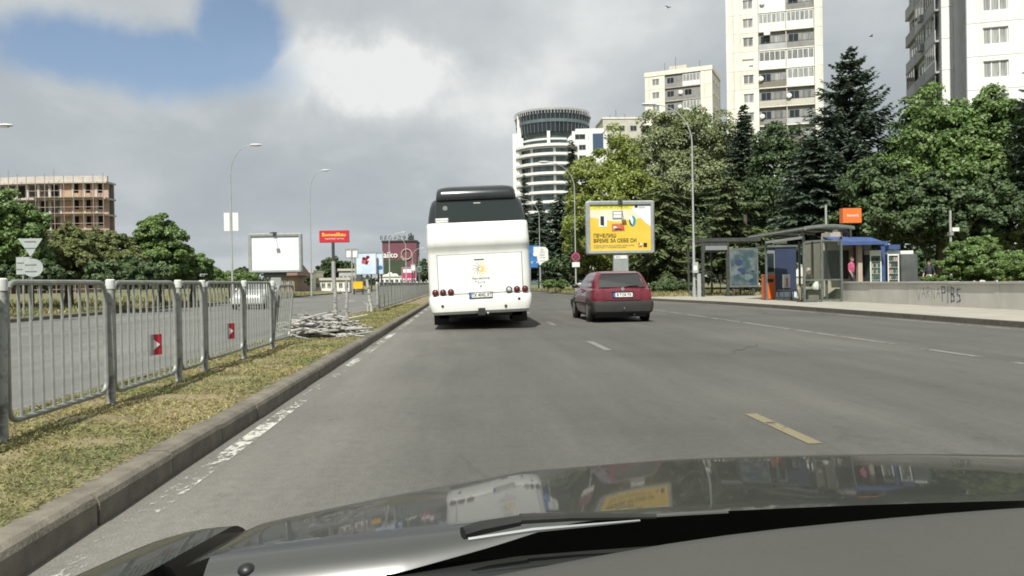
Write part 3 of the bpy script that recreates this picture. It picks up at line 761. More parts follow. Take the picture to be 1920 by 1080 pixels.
# ------------------------------------------------------------------ hatchback cars
def hatchback(label, loc, rz, paint_, bump_, plate):
    c = thing('hatchback_car', label, 'car', loc, rz)
    def half(y, w_, zb, zt):
        p = [(0, zb), (w_ - .10, zb), (w_ - .03, zb + .06), (w_ - .005, zb + .2), (w_, (zb + zt) / 2 + .06), (w_ - .015, zt - .13), (w_ - .05, zt - .03), (w_ - .10, zt), (0, zt + .03)]
        return [(a, y, z) for a, z in p] + [(-a, y, z) for a, z in p[-2:0:-1]]
    st = [(.0, .72, .46, .80), (.035, .785, .38, .895), (.12, .815, .33, .93), (.4, .84, .20, .935), (1.3, .845, .18, .935), (2.5, .845, .18, .94), (2.95, .84, .19, .925),
          (3.3, .825, .2, .86), (3.7, .79, .22, .80), (3.9, .74, .26, .74), (3.99, .66, .34, .64)]
    MB().loft([half(*s_) for s_ in st]).build('body', paint_, c, True, angle=.75)
    def gr(z, hw, y0, y1, r=.14): return [(a, b, z) for a, b in rrect(-hw, hw, y0, y1, r, 4)]
    MB().loft([gr(.90, .765, .09, 3.0), gr(1.0, .745, .16, 2.78), gr(1.15, .70, .29, 2.47), gr(1.29, .645, .43, 2.15), gr(1.355, .605, .53, 1.98, .18), gr(1.39, .53, .68, 1.82, .2), gr(1.40, .35, .9, 1.6, .2)]).build('cabin', paint_, c, True, angle=.9)
    # windows a touch proud of the cabin shell
    def pane(name, pts, off, m_='car_glass', par=None):
        return MB().poly(pts, off).build(name, m_, par or c)
    pane('window_seal', [(-.64, .100, .955), (.64, .100, .955), (.60, .258, 1.17), (.525, .400, 1.315), (-.525, .400, 1.315), (-.60, .258, 1.17)], (0, .05, .0), 'black')
    pane('rear_window', [(-.60, .118, .975), (.60, .118, .975), (.565, .262, 1.16), (.50, .395, 1.295), (-.50, .395, 1.295), (-.565, .262, 1.16)], (0, .05, .0))
    pane('windscreen', [(-.62, 2.80, 1.0), (.62, 2.80, 1.0), (.57, 2.49, 1.15), (.50, 2.18, 1.30), (-.50, 2.18, 1.30), (-.57, 2.49, 1.15)], (0, -.05, 0))
    for s_ in (-1, 1):
        pane('side_window', [(s_ * .752, .62, .98), (s_ * .752, 1.45, .98), (s_ * .662, 1.45, 1.27), (s_ * .662, .78, 1.27)], (-s_ * .03, 0, 0))
        pane('side_window', [(s_ * .752, 1.52, .98), (s_ * .752, 2.52, .98), (s_ * .662, 2.0, 1.27), (s_ * .662, 1.52, 1.27)], (-s_ * .03, 0, 0))
        for yw in (.78, 3.24):
            MB().tube([(s_ * .70, yw, .31), (s_ * .848, yw, .31)], .345, 20).build('wheel_arch', 'black', c)
            wh = MB().tube([(s_ * .665, yw, .295), (s_ * .685, yw, .295), (s_ * .84, yw, .295), (s_ * .855, yw, .295)], [.27, .295, .295, .275], 20).build('wheel', 'rubber', c, True)
            MB().tube([(s_ * .84, yw, .295), (s_ * .862, yw, .295)], [.20, .17], 14).build('rim', 'rim', wh)
        mir = MB().ell((s_ * .93, 2.42, .99), (.10, .06, .065), 10, 6).build('door_mirror', bump_ if s_ > 0 else 'black', c, True)
        MB().tube([(s_ * .78, 2.45, .96), (s_ * .88, 2.43, .97)], .025, 6).build('mirror_arm', 'black', mir)
        MB().box(s_ * .842, s_ * .855, .45, 3.0, .48, .53).build('side_strip', 'bumper_grey', c)
        dh = MB().box(s_ * .835, s_ * .862, 1.55, 1.70, .80, .83).build('door_handle', 'black', c)
        # tail lamps wrap the rear corner
        MB().hexa([(s_ * .52, -.012, .655), (s_ * .775, .02, .655), (s_ * .76, .10, .655), (s_ * .52, .09, .655),
                   (s_ * .52, .012, .875), (s_ * .795, .045, .875), (s_ * .78, .13, .875), (s_ * .52, .11, .875)]).build('tail_lamp', 'red_lens', c)
        hl = MB().hexa([(s_ * .42, 3.955, .56), (s_ * .70, 3.90, .56), (s_ * .70, 3.8, .56), (s_ * .42, 3.8, .56),
                   (s_ * .42, 3.925, .70), (s_ * .73, 3.86, .70), (s_ * .73, 3.75, .70), (s_ * .42, 3.75, .70)]).build('headlamp', 'clear_lens', c)
    def bump(y0, y1, yl):
        return MB().loft([[(a, b, z) for a, b in rrect(-hw, hw, y0 + d if yl else y0, y1 if yl else y1 - d, .12, 4)] for z, hw, d in ((.24, .76, .07), (.30, .82, .01), (.48, .85, .0), (.56, .845, .015), (.585, .82, .05))])
    rb = bump(-.085, .42, True).build('rear_bumper', bump_, c, True, angle=.6)
    bump(3.6, 4.07, False).build('front_bumper', bump_, c, True, angle=.6)
    MB().box(-.42, .42, 3.935, 3.962, .58, .69).build('grille', 'black', c)
    np_ = MB().box(-.27, .27, -.028, .0, .685, .81).build('number_plate', 'black', c)
    MB().box(-.205, .26, -.033, -.025, .692, .803).build('plate_face', 'plate_white', np_)
    MB().box(-.26, -.21, -.033, -.025, .692, .803).build('plate_band', 'blue_print', np_)
    lettering(plate, .11, 'black_print', np_, (.03, -.035, .748), extrude=.002, sx=.85, bold=.002)
    MB().tube([(0, -.004, .905), (0, .03, .905)], .045, 14).build('badge', 'chrome', c)
    for s_ in (-1, 1):
        MB().tube([(s_ * .50, -.006, .60), (s_ * .505, .008, .88), (s_ * .64, .09, .945)], .006, 4).build('hatch_seam', 'black', c)
    MB().box(-.50, .50, -.012, .02, .603, .612).build('hatch_seam', 'black', c)
    MB().box(-.30, .30, -.022, .0, .815, .835).build('plate_lamp_bar', 'black', c)
    for s_ in (-1, 1):
        MB().ell((s_ * .30, 1.55, 1.05), (.16, .09, .17), 10, 6).build('headrest', 'black', c, True)
    wp = MB().tube([(.02, .085, .945), (.2, .092, .985), (.45, .098, .99)], .012, 6).build('rear_wiper', 'black', c)
    MB().tube([(.30, -.02, .22), (.30, .3, .22)], .03, 8).build('exhaust', 'bumper_grey', c)
    MB().tube([(0, 1.7, 1.39), (0, 1.55, 1.62)], .006, 5).build('aerial', 'black', c)
    sp = MB().hexa([(-.52, .40, 1.31), (.52, .40, 1.31), (.52, .55, 1.31), (-.52, .55, 1.31), (-.5, .385, 1.335), (.5, .385, 1.335), (.5, .6, 1.372), (-.5, .6, 1.372)]).build('spoiler', paint_, c)
    MB().tube([(.02, -.09, .40), (.02, -.10, .36), (.02, -.12, .40)], .02, 6).build('tow_ball', 'chrome', c)
    MB().box(-.7, .7, .3, 3.7, .14, .25).build('underbody', 'black', c)
    return c
hatchback('dark red three-door hatchback with a grey bumper driving ahead beside the white coach', (4.30, 21.35, 0), math.radians(.6), 'maroon', 'bumper_grey', 'B 7156 PX')
onc = hatchback('silver car coming the other way behind the median railing', (-10.7, 44.4, 0), PI, 'silver', 'silver', 'B 2841 KA')

# ------------------------------------------------------------------ the car we sit in: bonnet, wing, scuttle, wiper, dashboard
own = thing('own_car', 'dark glossy bonnet, wiper and grey dashboard of the car the picture is taken from', 'car', (.38, 0, 0))
def yf(X): return 1.545 - .34 * max(0, (.18 - X) / .55) ** 1.5 - .06 * max(0, (X - .75) / .5) ** 2
def hz(X, Y):
    d = Y - .97
    z = .866 - .102 * d - .015 * d * d - (.035 * ((.5 - X) / .81) ** 2.2 if X < .5 else .012 * ((X - .5) / .6) ** 2)
    z -= .055 * max(0, .40 - X) * d
    z += .006 * math.exp(-((X - .10) / .05) ** 2) * .6
    e_ = max(0, Y - yf(X) + .06)
    return z - 2.6 * e_ * e_
m = MB(); NXh, NYh = 56, 40
for j in range(NYh + 1):
    for i in range(NXh + 1):
        X = -.335 + (1.30 + .335) * i / NXh
        Y = .965 + (yf(X) + .42 - .965) * j / NYh
        z = hz(X, Y)
        if j == 0: z -= .002
        if i == 0: z -= .008
        m.v.append((X - .38, Y, z))
for j in range(NYh):
    for i in range(NXh):
        a = j * (NXh + 1) + i; m.f.append((a, a + 1, a + NXh + 2, a + NXh + 1))
m.build('bonnet', 'hood', own, True, angle=1.2)
# front wing outside the bonnet gap
m = MB(); nu, nv = 10, 24
for j in range(nv + 1):
    for i in range(nu + 1):
        t = i / nu; Y = .80 + .62 * j / nv
        X = -.342 - .155 * min(1, t / .7) - .012 * max(0, t - .7) / .3
        z = hz(-.335, min(Y, 1.5)) + .004 - .035 * min(1, t / .7) ** 2 - .22 * (max(0, t - .7) / .3) ** 1.5 - .45 * max(0, Y - 1.15) ** 2 * t
        m.v.append((X - .38, Y, z))
for j in range(nv):
    for i in range(nu):
        a = j * (nu + 1) + i; m.f.append((a, a + 1, a + nu + 2, a + nu + 1))
m.build('front_wing', 'hood', own, True, angle=1.2)
# rear lip of the bonnet, paled for its sky reflection, the black scuttle behind it
m = MB(); n = 40
for i in range(n + 1):
    X = -.30 + .62 * i / n
    z = hz(X, .965)
    for (dy, dz) in ((0.0, -.004), (-.010, .003), (-.025, -.003), (-.042, -.014), (-.052, -.028)):
        m.v.append((X - .38, .963 + dy * (1.0 if X < -.08 else max(.05, 1 - (X + .08) * 4)), z + dz * (1.0 if X < -.08 else max(.12, 1 - (X + .08) * 4))))
for i in range(n):
    for k in range(4):
        a = i * 5 + k; m.f.append((a, a + 1, a + 6, a + 5))
m.build('bonnet_lip', 'hood_edge', own, True, angle=1.2)
m = MB(); n = 30
for i in range(n + 1):
    X = -.62 + 2.1 * i / n
    for Y, z in ((.958, .830), (.91, .836), (.86, .848), (.78, .862), (.68, .885)):
        m.v.append((X - .38, Y, z - (.035 * ((.5 - X) / .81) ** 2 if X < .5 else .0)))
for i in range(n):
    for k in range(4):
        a = i * 5 + k; m.f.append((a, a + 1, a + 6, a + 5))
m.build('scuttle', 'cowl', own, True)
wa = MB().tube([(at(868, 1000, .86) - Vector((.38, 0, 0))), (at(900, 990, .87) - Vector((.38, 0, 0))), (at(975, 976, .88) - Vector((.38, 0, 0)))], [.007, .0075, .006], 8).build('wiper_arm', 'cowl', own, True)
MB().tube([(at(975, 973, .885) - Vector((.38, 0, 0))), (at(1070, 969, .89) - Vector((.38, 0, 0))), (at(1230, 968, .89) - Vector((.38, 0, 0)))], [.006, .005, .003], 8).build('wiper_blade', 'rubber', wa, True)
MB().tube([(at(878, 1012, .84) - Vector((.38, 0, 0))), (at(1000, 994, .85) - Vector((.38, 0, 0))), (at(1200, 976, .86) - Vector((.38, 0, 0)))], [.0025, .0028, .0012], 6).build('wiper_highlight', 'chrome', wa, True)  # bright line added for the lit top of the wiper
bw = MB().ell(at(463, 1071, .93) - Vector((.38, 0, 0)), (.011, .011, .009), 12, 7).build('washer_jet', 'black', own, True)
# dashboard: edge curve and a rolled top running back under the camera
edge = [(-.45, .40, .925), (-.12, .515, .940), (.05, .556, .950), (.16, .60, .951), (.25, .62, .951), (.46, .654, .950), (.75, .66, .95), (1.2, .60, .945)]
xs = np.linspace(-.45, 1.2, 34)
ex = [e_[0] for e_ in edge]; ey = np.interp(xs, ex, [e_[1] for e_ in edge]); ez = np.interp(xs, ex, [e_[2] for e_ in edge])
for _ in range(3):
    ey[1:-1] = (ey[:-2] + 2 * ey[1:-1] + ey[2:]) / 4; ez[1:-1] = (ez[:-2] + 2 * ez[1:-1] + ez[2:]) / 4
def sheet(offs, name, mt):
    m = MB()
    for X, Y, z in zip(xs, ey, ez):
        for dy, dz in offs: m.v.append((X - .38, Y + dy, z + dz))
    q = len(offs)
    for i in range(len(xs) - 1):
        for k in range(q - 1):
            a = i * q + k; m.f.append((a, a + 1, a + q + 1, a + q))
    return m.build(name, mt, own, True, angle=1.0)
sheet([(.006, -.10), (.006, -.006), (0, 0), (-.02, .003), (-.08, .0), (-.2, -.012), (-.34, -.02)], 'dashboard', 'dash')
sheet([(.045, -.075), (.036, -.022), (.020, -.010), (.007, -.007)], 'windscreen_seal', 'black')

# ------------------------------------------------------------------ street lamps
def lamp(base, H, arm, d, label, group, r=.06, mt='lamp_metal'):
    "swan-neck lamp; d = +1 or -1, side the arm reaches to"
    t = thing('street_lamp', label, 'street lamp', base, group=group)
    h0 = H * .80
    MB().tube([(0, 0, -.1), (0, 0, h0 * .35), (0, 0, h0 * .36), (0, 0, h0)], [r * 1.25, r * 1.1, r * .9, r * .7], 10).build('pole', mt, t, True)
    pts = []
    for k in range(11):
        a = PI / 2 * k / 10
        pts.append((d * arm * (1 - math.cos(a)) * .98, 0, h0 - .02 + (H - h0) * math.sin(a)))
    MB().tube(pts, [r * .62 - r * .28 * k / 10 for k in range(11)], 8).build('arm', mt, t, True)
    m = MB(); x0 = d * arm * .95
    rings = []
    for s_, w_, h_ in ((0, .05, .05), (.1, .11, .08), (.45, .15, .09), (.75, .11, .06), (.82, .03, .02)):
        rings.append([(x0 + d * s_, w_ * math.cos(2 * PI * k / 8), H + .01 + h_ * math.sin(2 * PI * k / 8)) for k in range(8)])
    hd = m.loft(rings).build('lamp_head', 'lamp_head', t, True)
    MB().box(min(x0 + d * .2, x0 + d * .6), max(x0 + d * .2, x0 + d * .6), -.09, .09, H - .095, H - .07).build('lamp_glass', 'clear_lens', hd)
    MB().tube([(0, 0, 0), (0, 0, .5), (0, 0, .52)], [r * 1.6, r * 1.6, r * 1.2], 10).build('base_sleeve', mt, t)
    return t
GL = 'swan-neck street lamps along the road'
L1 = gnd(1302, 557, .12); lamp(L1, 10.75, 2.1, -1, 'tall swan-neck street lamp on the pavement beside the dark bus shelter', GL, .066)
L2 = at(1080, 531, 65); L2.z = .11; lamp(L2, 10.75, 2.2, -1, 'swan-neck street lamp carrying the round no-stopping sign', GL)
L3 = at(1013, 528, 92); L3.z = .11; lamp(L3, 10.6, 2.2, -1, 'swan-neck street lamp half hidden behind the white direction board', GL)
L4 = at(436, 540, 56); L4.z = .15; lamp(L4, 10.7, 1.45, 1, 'street lamp across the road with a pair of white banners on its pole', GL)
L5 = at(584, 537, 82); L5.z = .15; lamp(L5, 12.6, 1.3, 1, 'thin pale street lamp across the road between the blank billboard and the red pylon', GL, .07)
L6 = at(-40, 545, 40); L6.z = .4; lamp(L6, 8.7, 1.0, 1, 'street lamp whose head pokes in at the left edge of the picture', GL)
for px, Y, H, lb in ((731, 150, 10.6, 'far street lamp in front of the dark red building, nearest the blue billboards'), (762, 170, 11, 'far street lamp in front of the ring on the dark red building'),
                     (774, 205, 10, 'far street lamp with a steep arm at the corner of the dark red building'), (786, 240, 10.5, 'farthest thin street lamp next to the coach')):
    b = at(px, 534, Y); b.z = .12
    lamp(b, H, 2.4, 1 if px != 762 else -1, lb, GL, .12)
# banner pair on lamp four
bn = thing('banner_pair', 'pair of white banners on the lamp pole across the road', 'banner', (L4.x, L4.y - .02, 0))
for sx in (-1, 1):
    MB().box(sx * .10, sx * .48, -.01, .01, 4.98, 6.22).build('banner', 'white', bn)
    for zz_ in (4.95, 6.25): MB().tube([(0, 0, zz_), (sx * .50, 0, zz_)], .015, 6).build('bracket', 'lamp_metal', bn)

# ------------------------------------------------------------------ signs
def disc(c, r, y0, y1, n=24): return MB().tube([(c[0], y0, c[1]), (c[0], y1, c[1])], r, n)
t = thing('no_stopping_sign', 'faded round red no-stopping sign with a white plate on the second lamp', 'sign', (L2.x, L2.y - .12, 0))
zc_ = at(1077, 482, 65).z
disc((0, zc_), .36, -.02, .02).build('rim', 'pink_print', t)
disc((0, zc_), .27, -.028, -.018).build('face', 'mall_red', t)
for k in range(4):
    a = PI / 2 * k
    disc((.15 * math.cos(a), zc_ + .15 * math.sin(a)), .05, -.033, -.026, 8).build('mark', 'black_print', t)
MB().box(-.31, .31, -.015, .015, zc_ - .82, zc_ - .42).build('plate', 'white', t)
MB().box(-.05, .05, .02, .06, zc_ - .7, zc_ + .2).build('clamp', 'lamp_metal', t)
t = thing('direction_board', 'white shaped direction board with small print on the third lamp', 'sign', (L3.x, L3.y - .2, 0))
p = [at(x_, y_, L3.y) for x_, y_ in ((1000, 463), (1022, 463), (1027, 468), (1028, 486), (1023, 493), (1019, 497), (1011, 497), (1007, 487), (1006, 476), (1000, 474))]
MB().poly([(q.x - L3.x, -.03, q.z) for q in p], (0, .05, 0)).build('board', 'white', t)
for txt, x_, y_, s_ in (('n', 1016, 468, .55), ('MAPINA', 1017, 473, .16), ('Варна', 1016, 478, .2), ('Златни', 1017, 483, .18), ('пясъци', 1017, 489, .18)):
    q = at(x_, y_, L3.y); lettering(txt, s_, 'grey_print', t, (q.x - L3.x, -.04, q.z))
MB().box(-.06, .06, .02, .18, at(1013, 490, L3.y).z, at(1013, 466, L3.y).z).build('clamp', 'lamp_metal', t)
t = thing('blue_billboard', 'blue billboard on two posts just right of the coach', 'billboard', at(1003, 528, 105) * 1.0); t.location.z = .1
a, b = at(985, 462, 105), at(1014, 503, 105)
MB().box(a.x - t.location.x, b.x - t.location.x, -.1, .1, b.z, a.z).build('panel', 'blue_print', t)
lettering('офис', .55, 'white_print', t, (.15, -.11, at(1000, 493, 105).z))
disc((.1, at(1000, 478, 105).z), .3, -.112, -.1).build('mark', 'white_print', t)
for dx in (-.6, .8): MB().tube([(dx, 0, -.1), (dx, 0, b.z)], .07, 8).build('post', 'lamp_metal', t)

def signpost(label, px, Y, zt, parts):
    b = at(px, 544, Y); b.z = .3
    t = thing('road_sign', label, 'road sign', b, group='road signs seen from behind across the road')
    MB().tube([(0, 0, -.2), (0, 0, zt)], .035, 8).build('pole', 'galv', t, True)
    for nm, pts in parts:
        MB().poly([(a_, -.05, z_) for a_, z_ in pts], (0, .02, 0)).build(nm, 'sign_back', t)
        zs = sum(z_ for _, z_ in pts) / len(pts)
        for dz in (-.12, .12): MB().box(-.2, .2, -.07, -.05, zs + dz - .015, zs + dz + .015).build('fixing_bar', 'galv', t)
signpost('give-way sign seen from behind with a round plate under it', 60, 30, 2.75,
         [('triangle_plate', [(-.43, 2.72), (.43, 2.72), (.0, 2.06)]), ('round_plate', [(.07 + .36 * math.cos(2 * PI * k / 20), 1.66 + .33 * math.sin(2 * PI * k / 20)) for k in range(20)])])
signpost('square traffic sign seen from behind on a thin white pole', 44, 31.2, 2.15, [('square_plate', [(-.22, 2.1), (.28, 2.1), (.28, 1.45), (-.22, 1.45)])])

# red pylon sign across the road
rp = at(626, 536, 102); rp.z = .2
t = thing('pylon_sign', 'red roadside sign with yellow lettering on a tall two-tone pole', 'sign', rp)
za, zb_ = at(626, 433, 102).z - rp.z, at(626, 454, 102).z - rp.z
MB().poly([(a_, -.2, z_) for a_, z_ in rrect(-1.62, 1.98, zb_, za, .08, 3)], (0, .4, 0)).build('sign_box', 'red_sign', t)
rmx = MB(); rmx.loft([[(a_, y_, z_) for a_, z_ in rrect(-1.68, 2.04, zb_ - .06, za + .06, .1, 3)] for y_ in (-.17, .17)]); rmx.build('rim', 'pink_print', t)
lettering('Bonwellbau', .62, 'yellow_print', t, (.15, -.21, zb_ + .92), sx=1.02, bold=.012)
lettering('строителен център', .26, 'white_print', t, (.2, -.21, zb_ + .42))
MB().tube([(0, 0, zb_ * .62), (0, 0, zb_)], .19, 12).build('upper_pole', 'dark_metal', t)
MB().tube([(0, 0, -.2), (0, 0, zb_ * .62)], .25, 12).build('lower_pole', 'lamp_metal', t)

# ------------------------------------------------------------------ billboards with a rounded frame
def billboard(name, label, x0, y0, x1, y1, Y, post_px, post_top_w, ground_z=.1, tilt=0.0, frame='bill_frame'):
    a, b = at(x0, y0, Y), at(x1, y1, Y)
    cx = (a.x + b.x) / 2; w_, h_ = b.x - a.x, a.z - b.z
    t = thing(name, label, 'billboard', (cx, Y, ground_z))
    zb = b.z - ground_z; zt = a.z - ground_z
    fr = MB(); bw_ = w_ * .055
    outer = rrect(-w_ / 2, w_ / 2, zb, zt, .16, 4); inner = rrect(-w_ / 2 + bw_, w_ / 2 - bw_, zb + bw_, zt - bw_, .05, 4)
    mid = rrect(-w_ / 2 + bw_ * .35, w_ / 2 - bw_ * .35, zb + bw_ * .35, zt - bw_ * .35, .12, 4)
    n_ = len(outer)
    rings = [[(p_[0], .35, p_[1]) for p_ in outer], [(p_[0], -.02, p_[1]) for p_ in outer], [(p_[0], -.12, p_[1]) for p_ in mid], [(p_[0], -.10, p_[1]) for p_ in inner], [(p_[0], .10, p_[1]) for p_ in inner]]
    fr.loft(rings, caps=False)
    fr.add([(p_[0], .35, p_[1]) for p_ in outer], [tuple(range(n_))])
    fr.build('frame', frame, t, True, angle=.5)
    po = MB().box(-w_ / 2 + bw_ * .9, w_ / 2 - bw_ * .9, .02, .08, zb + bw_ * .9, zt - bw_ * .9).build('poster', 'poster_white', t)
    lb = MB().box(-.16, .16, -.18, .1, zt - .22, zt + .10).build('lamp_box', 'dark_metal', t)
    MB().tube([(0, -.15, zt), (.0, -.75, zt + .05), (0, -1.15, zt - .02)], .022, 6).build('lamp_arm', 'dark_metal', lb)
    MB().box(-.16, .16, -1.3, -1.05, zt - .10, zt + .0).build('lamp', 'dark_metal', lb)
    return t, w_, h_, zb, zt, po, bw_
t, w_, h_, zb, zt, po, bw_ = billboard('blank_billboard', 'empty white billboard in a grey frame across the road', 465, 438, 567, 511, 75, 0, 0, .3)
MB().box(-1.1, .95, .05, .3, zb - .40, zb + .02).build('neck', 'black', t)
MB().box(-.45, .45, .06, .29, -.3, zb - .38).build('post', 'bill_frame', t)
t, w_, h_, zb, zt, po, bw_ = billboard('yellow_billboard', 'yellow bank billboard in a rounded grey frame behind the red car', 1098, 377, 1228, 476, 59, 0, 0, .1)
MB().box(-.56, .56, .0, .34, 0, zb + .02).build('post', 'bill_frame', t)
MB().box(-.48, .46, -.02, .01, zb - .32, zb - .08).build('notice', 'white', t)
lettering('4021', .2, 'grey_print', t, (-.2, -.026, zb - .2))
x0, x1, z0, z1 = -w_ / 2 + bw_, w_ / 2 - bw_, zb + bw_, zt - bw_
def U(u, v): return (x0 + (x1 - x0) * u, z0 + (z1 - z0) * v)      # poster coordinates, 0..1
def flat(name, pts, m_, lay):
    y_ = .02 - .004 * lay
    return MB().poly([(U(*p_)[0], y_ - .003, U(*p_)[1]) for p_ in pts], (0, .003, 0)).build(name, m_, po)
flat('yellow_field', [(0, 0), (1, 0), (1, 1), (0, 1)], 'bill_yellow', 1)
flat('pale_field', [(0, .73), (.15, .70), (.45, .62), (.85, .70), (.72, .95), (0, .95)], 'bill_pale', 2)
flat('white_corner', [(.68, .92), (.76, 1), (1, 1), (1, .52), (.93, .58)], 'poster_white', 3)
flat('lime_band', [(0, .90), (.69, .90), (.74, 1), (0, 1)], 'bill_lime', 4)
lettering('СМЕТКА ЗА УСПЕХА', .26, 'grey_print', po, (U(.06, .95)[0], -.003, U(0, .95)[1]), align='LEFT')
flat('logo_square', [(.74, .925), (.79, .925), (.79, .985), (.74, .985)], 'black_print', 5)
lettering('Райфайзен\nБАНК', .17, 'grey_print', po, (U(.81, .95)[0], -.004, U(0, .955)[1]), align='LEFT')
flat('phone', [(.15, .52), (.28, .52), (.28, .76), (.15, .76)], 'poster_white', 5)
flat('phone_screen', [(.175, .56), (.235, .54), (.235, .75), (.175, .75)], 'black_print', 6)
flat('laptop', [(.375, .68), (.54, .68), (.54, .86), (.375, .86)], 'grey_print', 5)
flat('laptop_screen', [(.39, .715), (.52, .715), (.52, .77), (.39, .77)], 'white_print', 6)
flat('laptop_screen', [(.39, .785), (.52, .785), (.52, .84), (.39, .84)], 'white_print', 6)
flat('red_card', [(.36, .42), (.57, .43), (.56, .59), (.36, .58)], 'bill_red', 5)
flat('card_mark', [(.40, .44), (.54, .45), (.50, .48), (.42, .48)], 'black_print', 6)
flat('card_mark', [(.38, .49), (.44, .49), (.43, .53), (.39, .53)], 'poster_white', 7)
el = [(.70 + .055 * math.cos(2 * PI * k / 20), .64 + .115 * math.sin(2 * PI * k / 20)) for k in range(20)]
flat('teal_disc', el, 'bill_teal', 5)
flat('disc_half', [(.655, .60), (.70, .56), (.715, .66), (.69, .75), (.65, .74)], 'poster_white', 6)
flat('disc_edge', [(.640, .66), (.665, .56), (.70, .53), (.68, .60), (.655, .68)], 'black_print', 7)
lettering('ПЕЧЕЛИШ', .37, 'black_print', po, (U(.055, .30)[0], -.004, U(0, .325)[1]), align='LEFT', bold=.006, sx=.92)
lettering('ВРЕМЕ ЗА СЕБЕ СИ', .37, 'black_print', po, (U(.055, .2)[0], -.004, U(0, .215)[1]), align='LEFT', bold=.006, sx=.92)
lettering('Отворете своята разплащателна сметка онлайн', .13, 'grey_print', po, (U(.06, .1)[0], -.004, U(0, .115)[1]), align='LEFT')
lettering('за две минути и спечелете още време', .13, 'grey_print', po, (U(.06, .1)[0], -.004, U(0, .075)[1]), align='LEFT')
flat('print_mark', [(.79, .07), (.85, .07), (.85, .16), (.79, .16)], 'bill_red', 5)
flat('print_mark', [(.80, .10), (.85, .12), (.85, .16), (.83, .16)], 'poster_white', 6)
flat('print_mark', [(.875, .07), (.935, .07), (.935, .16), (.875, .16)], 'black_print', 5)

# far billboards and hoardings across the road
def simple_board(name, label, x0, y0, x1, y1, Y, mt, posts=True, cat='billboard', th=.25):
    a, b = at(x0, y0, Y), at(x1, y1, Y); cx = (a.x + b.x) / 2
    t = thing(name, label, cat, (cx, Y, .15)); w_ = (b.x - a.x) / 2
    pn = MB().box(-w_, w_, -th / 2, th / 2, b.z - .15, a.z - .15).build('panel', mt, t)
    fr = MB(); f_ = .12
    for bx in ((-w_ - f_, w_ + f_, b.z - .15 - f_, b.z - .15), (-w_ - f_, w_ + f_, a.z - .15, a.z - .15 + f_ * 2), (-w_ - f_, -w_, b.z - .15, a.z - .15), (w_, w_ + f_, b.z - .15, a.z - .15)):
        fr.box(bx[0], bx[1], -th / 2 - .05, th / 2 + .05, bx[2], bx[3])
    fr.build('frame', 'bill_frame', t)
    if posts:
        for dx in (-w_ * .5, w_ * .5): MB().tube([(dx, .1, -.3), (dx, .1, b.z - .15)], .12, 8).build('post', 'dark_metal', t)
    return t, pn, w_, b.z - .15, a.z - .15
t, pn, w_, z0, z1 = simple_board('flower_billboard', 'pale blue billboard with a pink flower picture', 668, 475, 705, 513, 120, 'sky_print')
random.seed(4)
for k in range(16):
    a = random.uniform(0, 6.28); r_ = random.uniform(0, .8)
    disc((r_ * math.cos(a) + .1, (z0 + z1) / 2 + .3 + r_ * .8 * math.sin(a)), random.uniform(.12, .33), -.13 - .004 * (k + 1), -.12, 8).build('flower_patch', random.choice(['pink_print', 'pink_print', 'red_lens', 'grey_print', 'white_print']), pn)
t, pn, w_, z0, z1 = simple_board('blue_white_billboard', 'narrow pale blue billboard beside the flower billboard', 706, 475, 718, 513, 121, 'sky_print')
disc((.1, z0 + .9), .35, -.14, -.12, 8).build('print_patch', 'blue_print', pn)
t, pn, w_, z0, z1 = simple_board('red_billboard', 'red and white billboard at the foot of the dark red building', 754, 503, 780, 526, 180, 'pink_print')
MB().box(-w_ * .85, w_ * .7, -.16, -.13, z1 - 1.0, z1 - .2).build('white_band', 'white_print', pn)
for k in range(6): disc((-w_ * .8 + k * .5, z0 + .35), .18, -.17, -.13, 8).build('print_patch', 'white_print', pn)
t, pn, w_, z0, z1 = simple_board('white_sign_plate', 'small white sign plate on a pole, left one of a pair before the flower billboard', 649, 469, 658, 482, 110, 'white', False, 'sign', .06)
MB().tube([(w_ + .1, .1, -.2), (w_ + .1, .1, z1)], .09, 8).build('post', 'lamp_metal', t)
t, pn, w_, z0, z1 = simple_board('white_sign_plate', 'small white sign plate on a pole, right one of a pair before the flower billboard', 661, 469, 670, 482, 110, 'white', False, 'sign', .06)
MB().tube([(-w_ * .2, .1, -.2), (-w_ * .2, .1, z1)], .06, 8).build('post', 'lamp_metal', t)
t, pn, w_, z0, z1 = simple_board('green_white_sign', 'small square green and white sign on a pole by the far lamps', 771, 497, 778, 507, 175, 'white', True, 'sign', .08)
t, pn, w_, z0, z1 = simple_board('pale_square_sign', 'small pale square sign beside the coach flank', 783, 501, 789, 509, 178, 'fridge_green', True, 'sign', .08)
yb = at(672, 529, 95)
t = thing('yellow_container', 'bright yellow container at the roadside left of the far railing', 'container', (yb.x, 95, .15))
MB().box(-.55, .55, -.5, .5, .5, 1.3).build('box', 'yellow_box', t); MB().box(-.57, .57, -.52, .52, 1.3, 1.36).build('lid', 'yellow_box', t)
for dx in (-.5, .5): MB().box(dx - .05, dx + .05, -.45, .45, -.2, .5).build('leg', 'dark_metal', t)

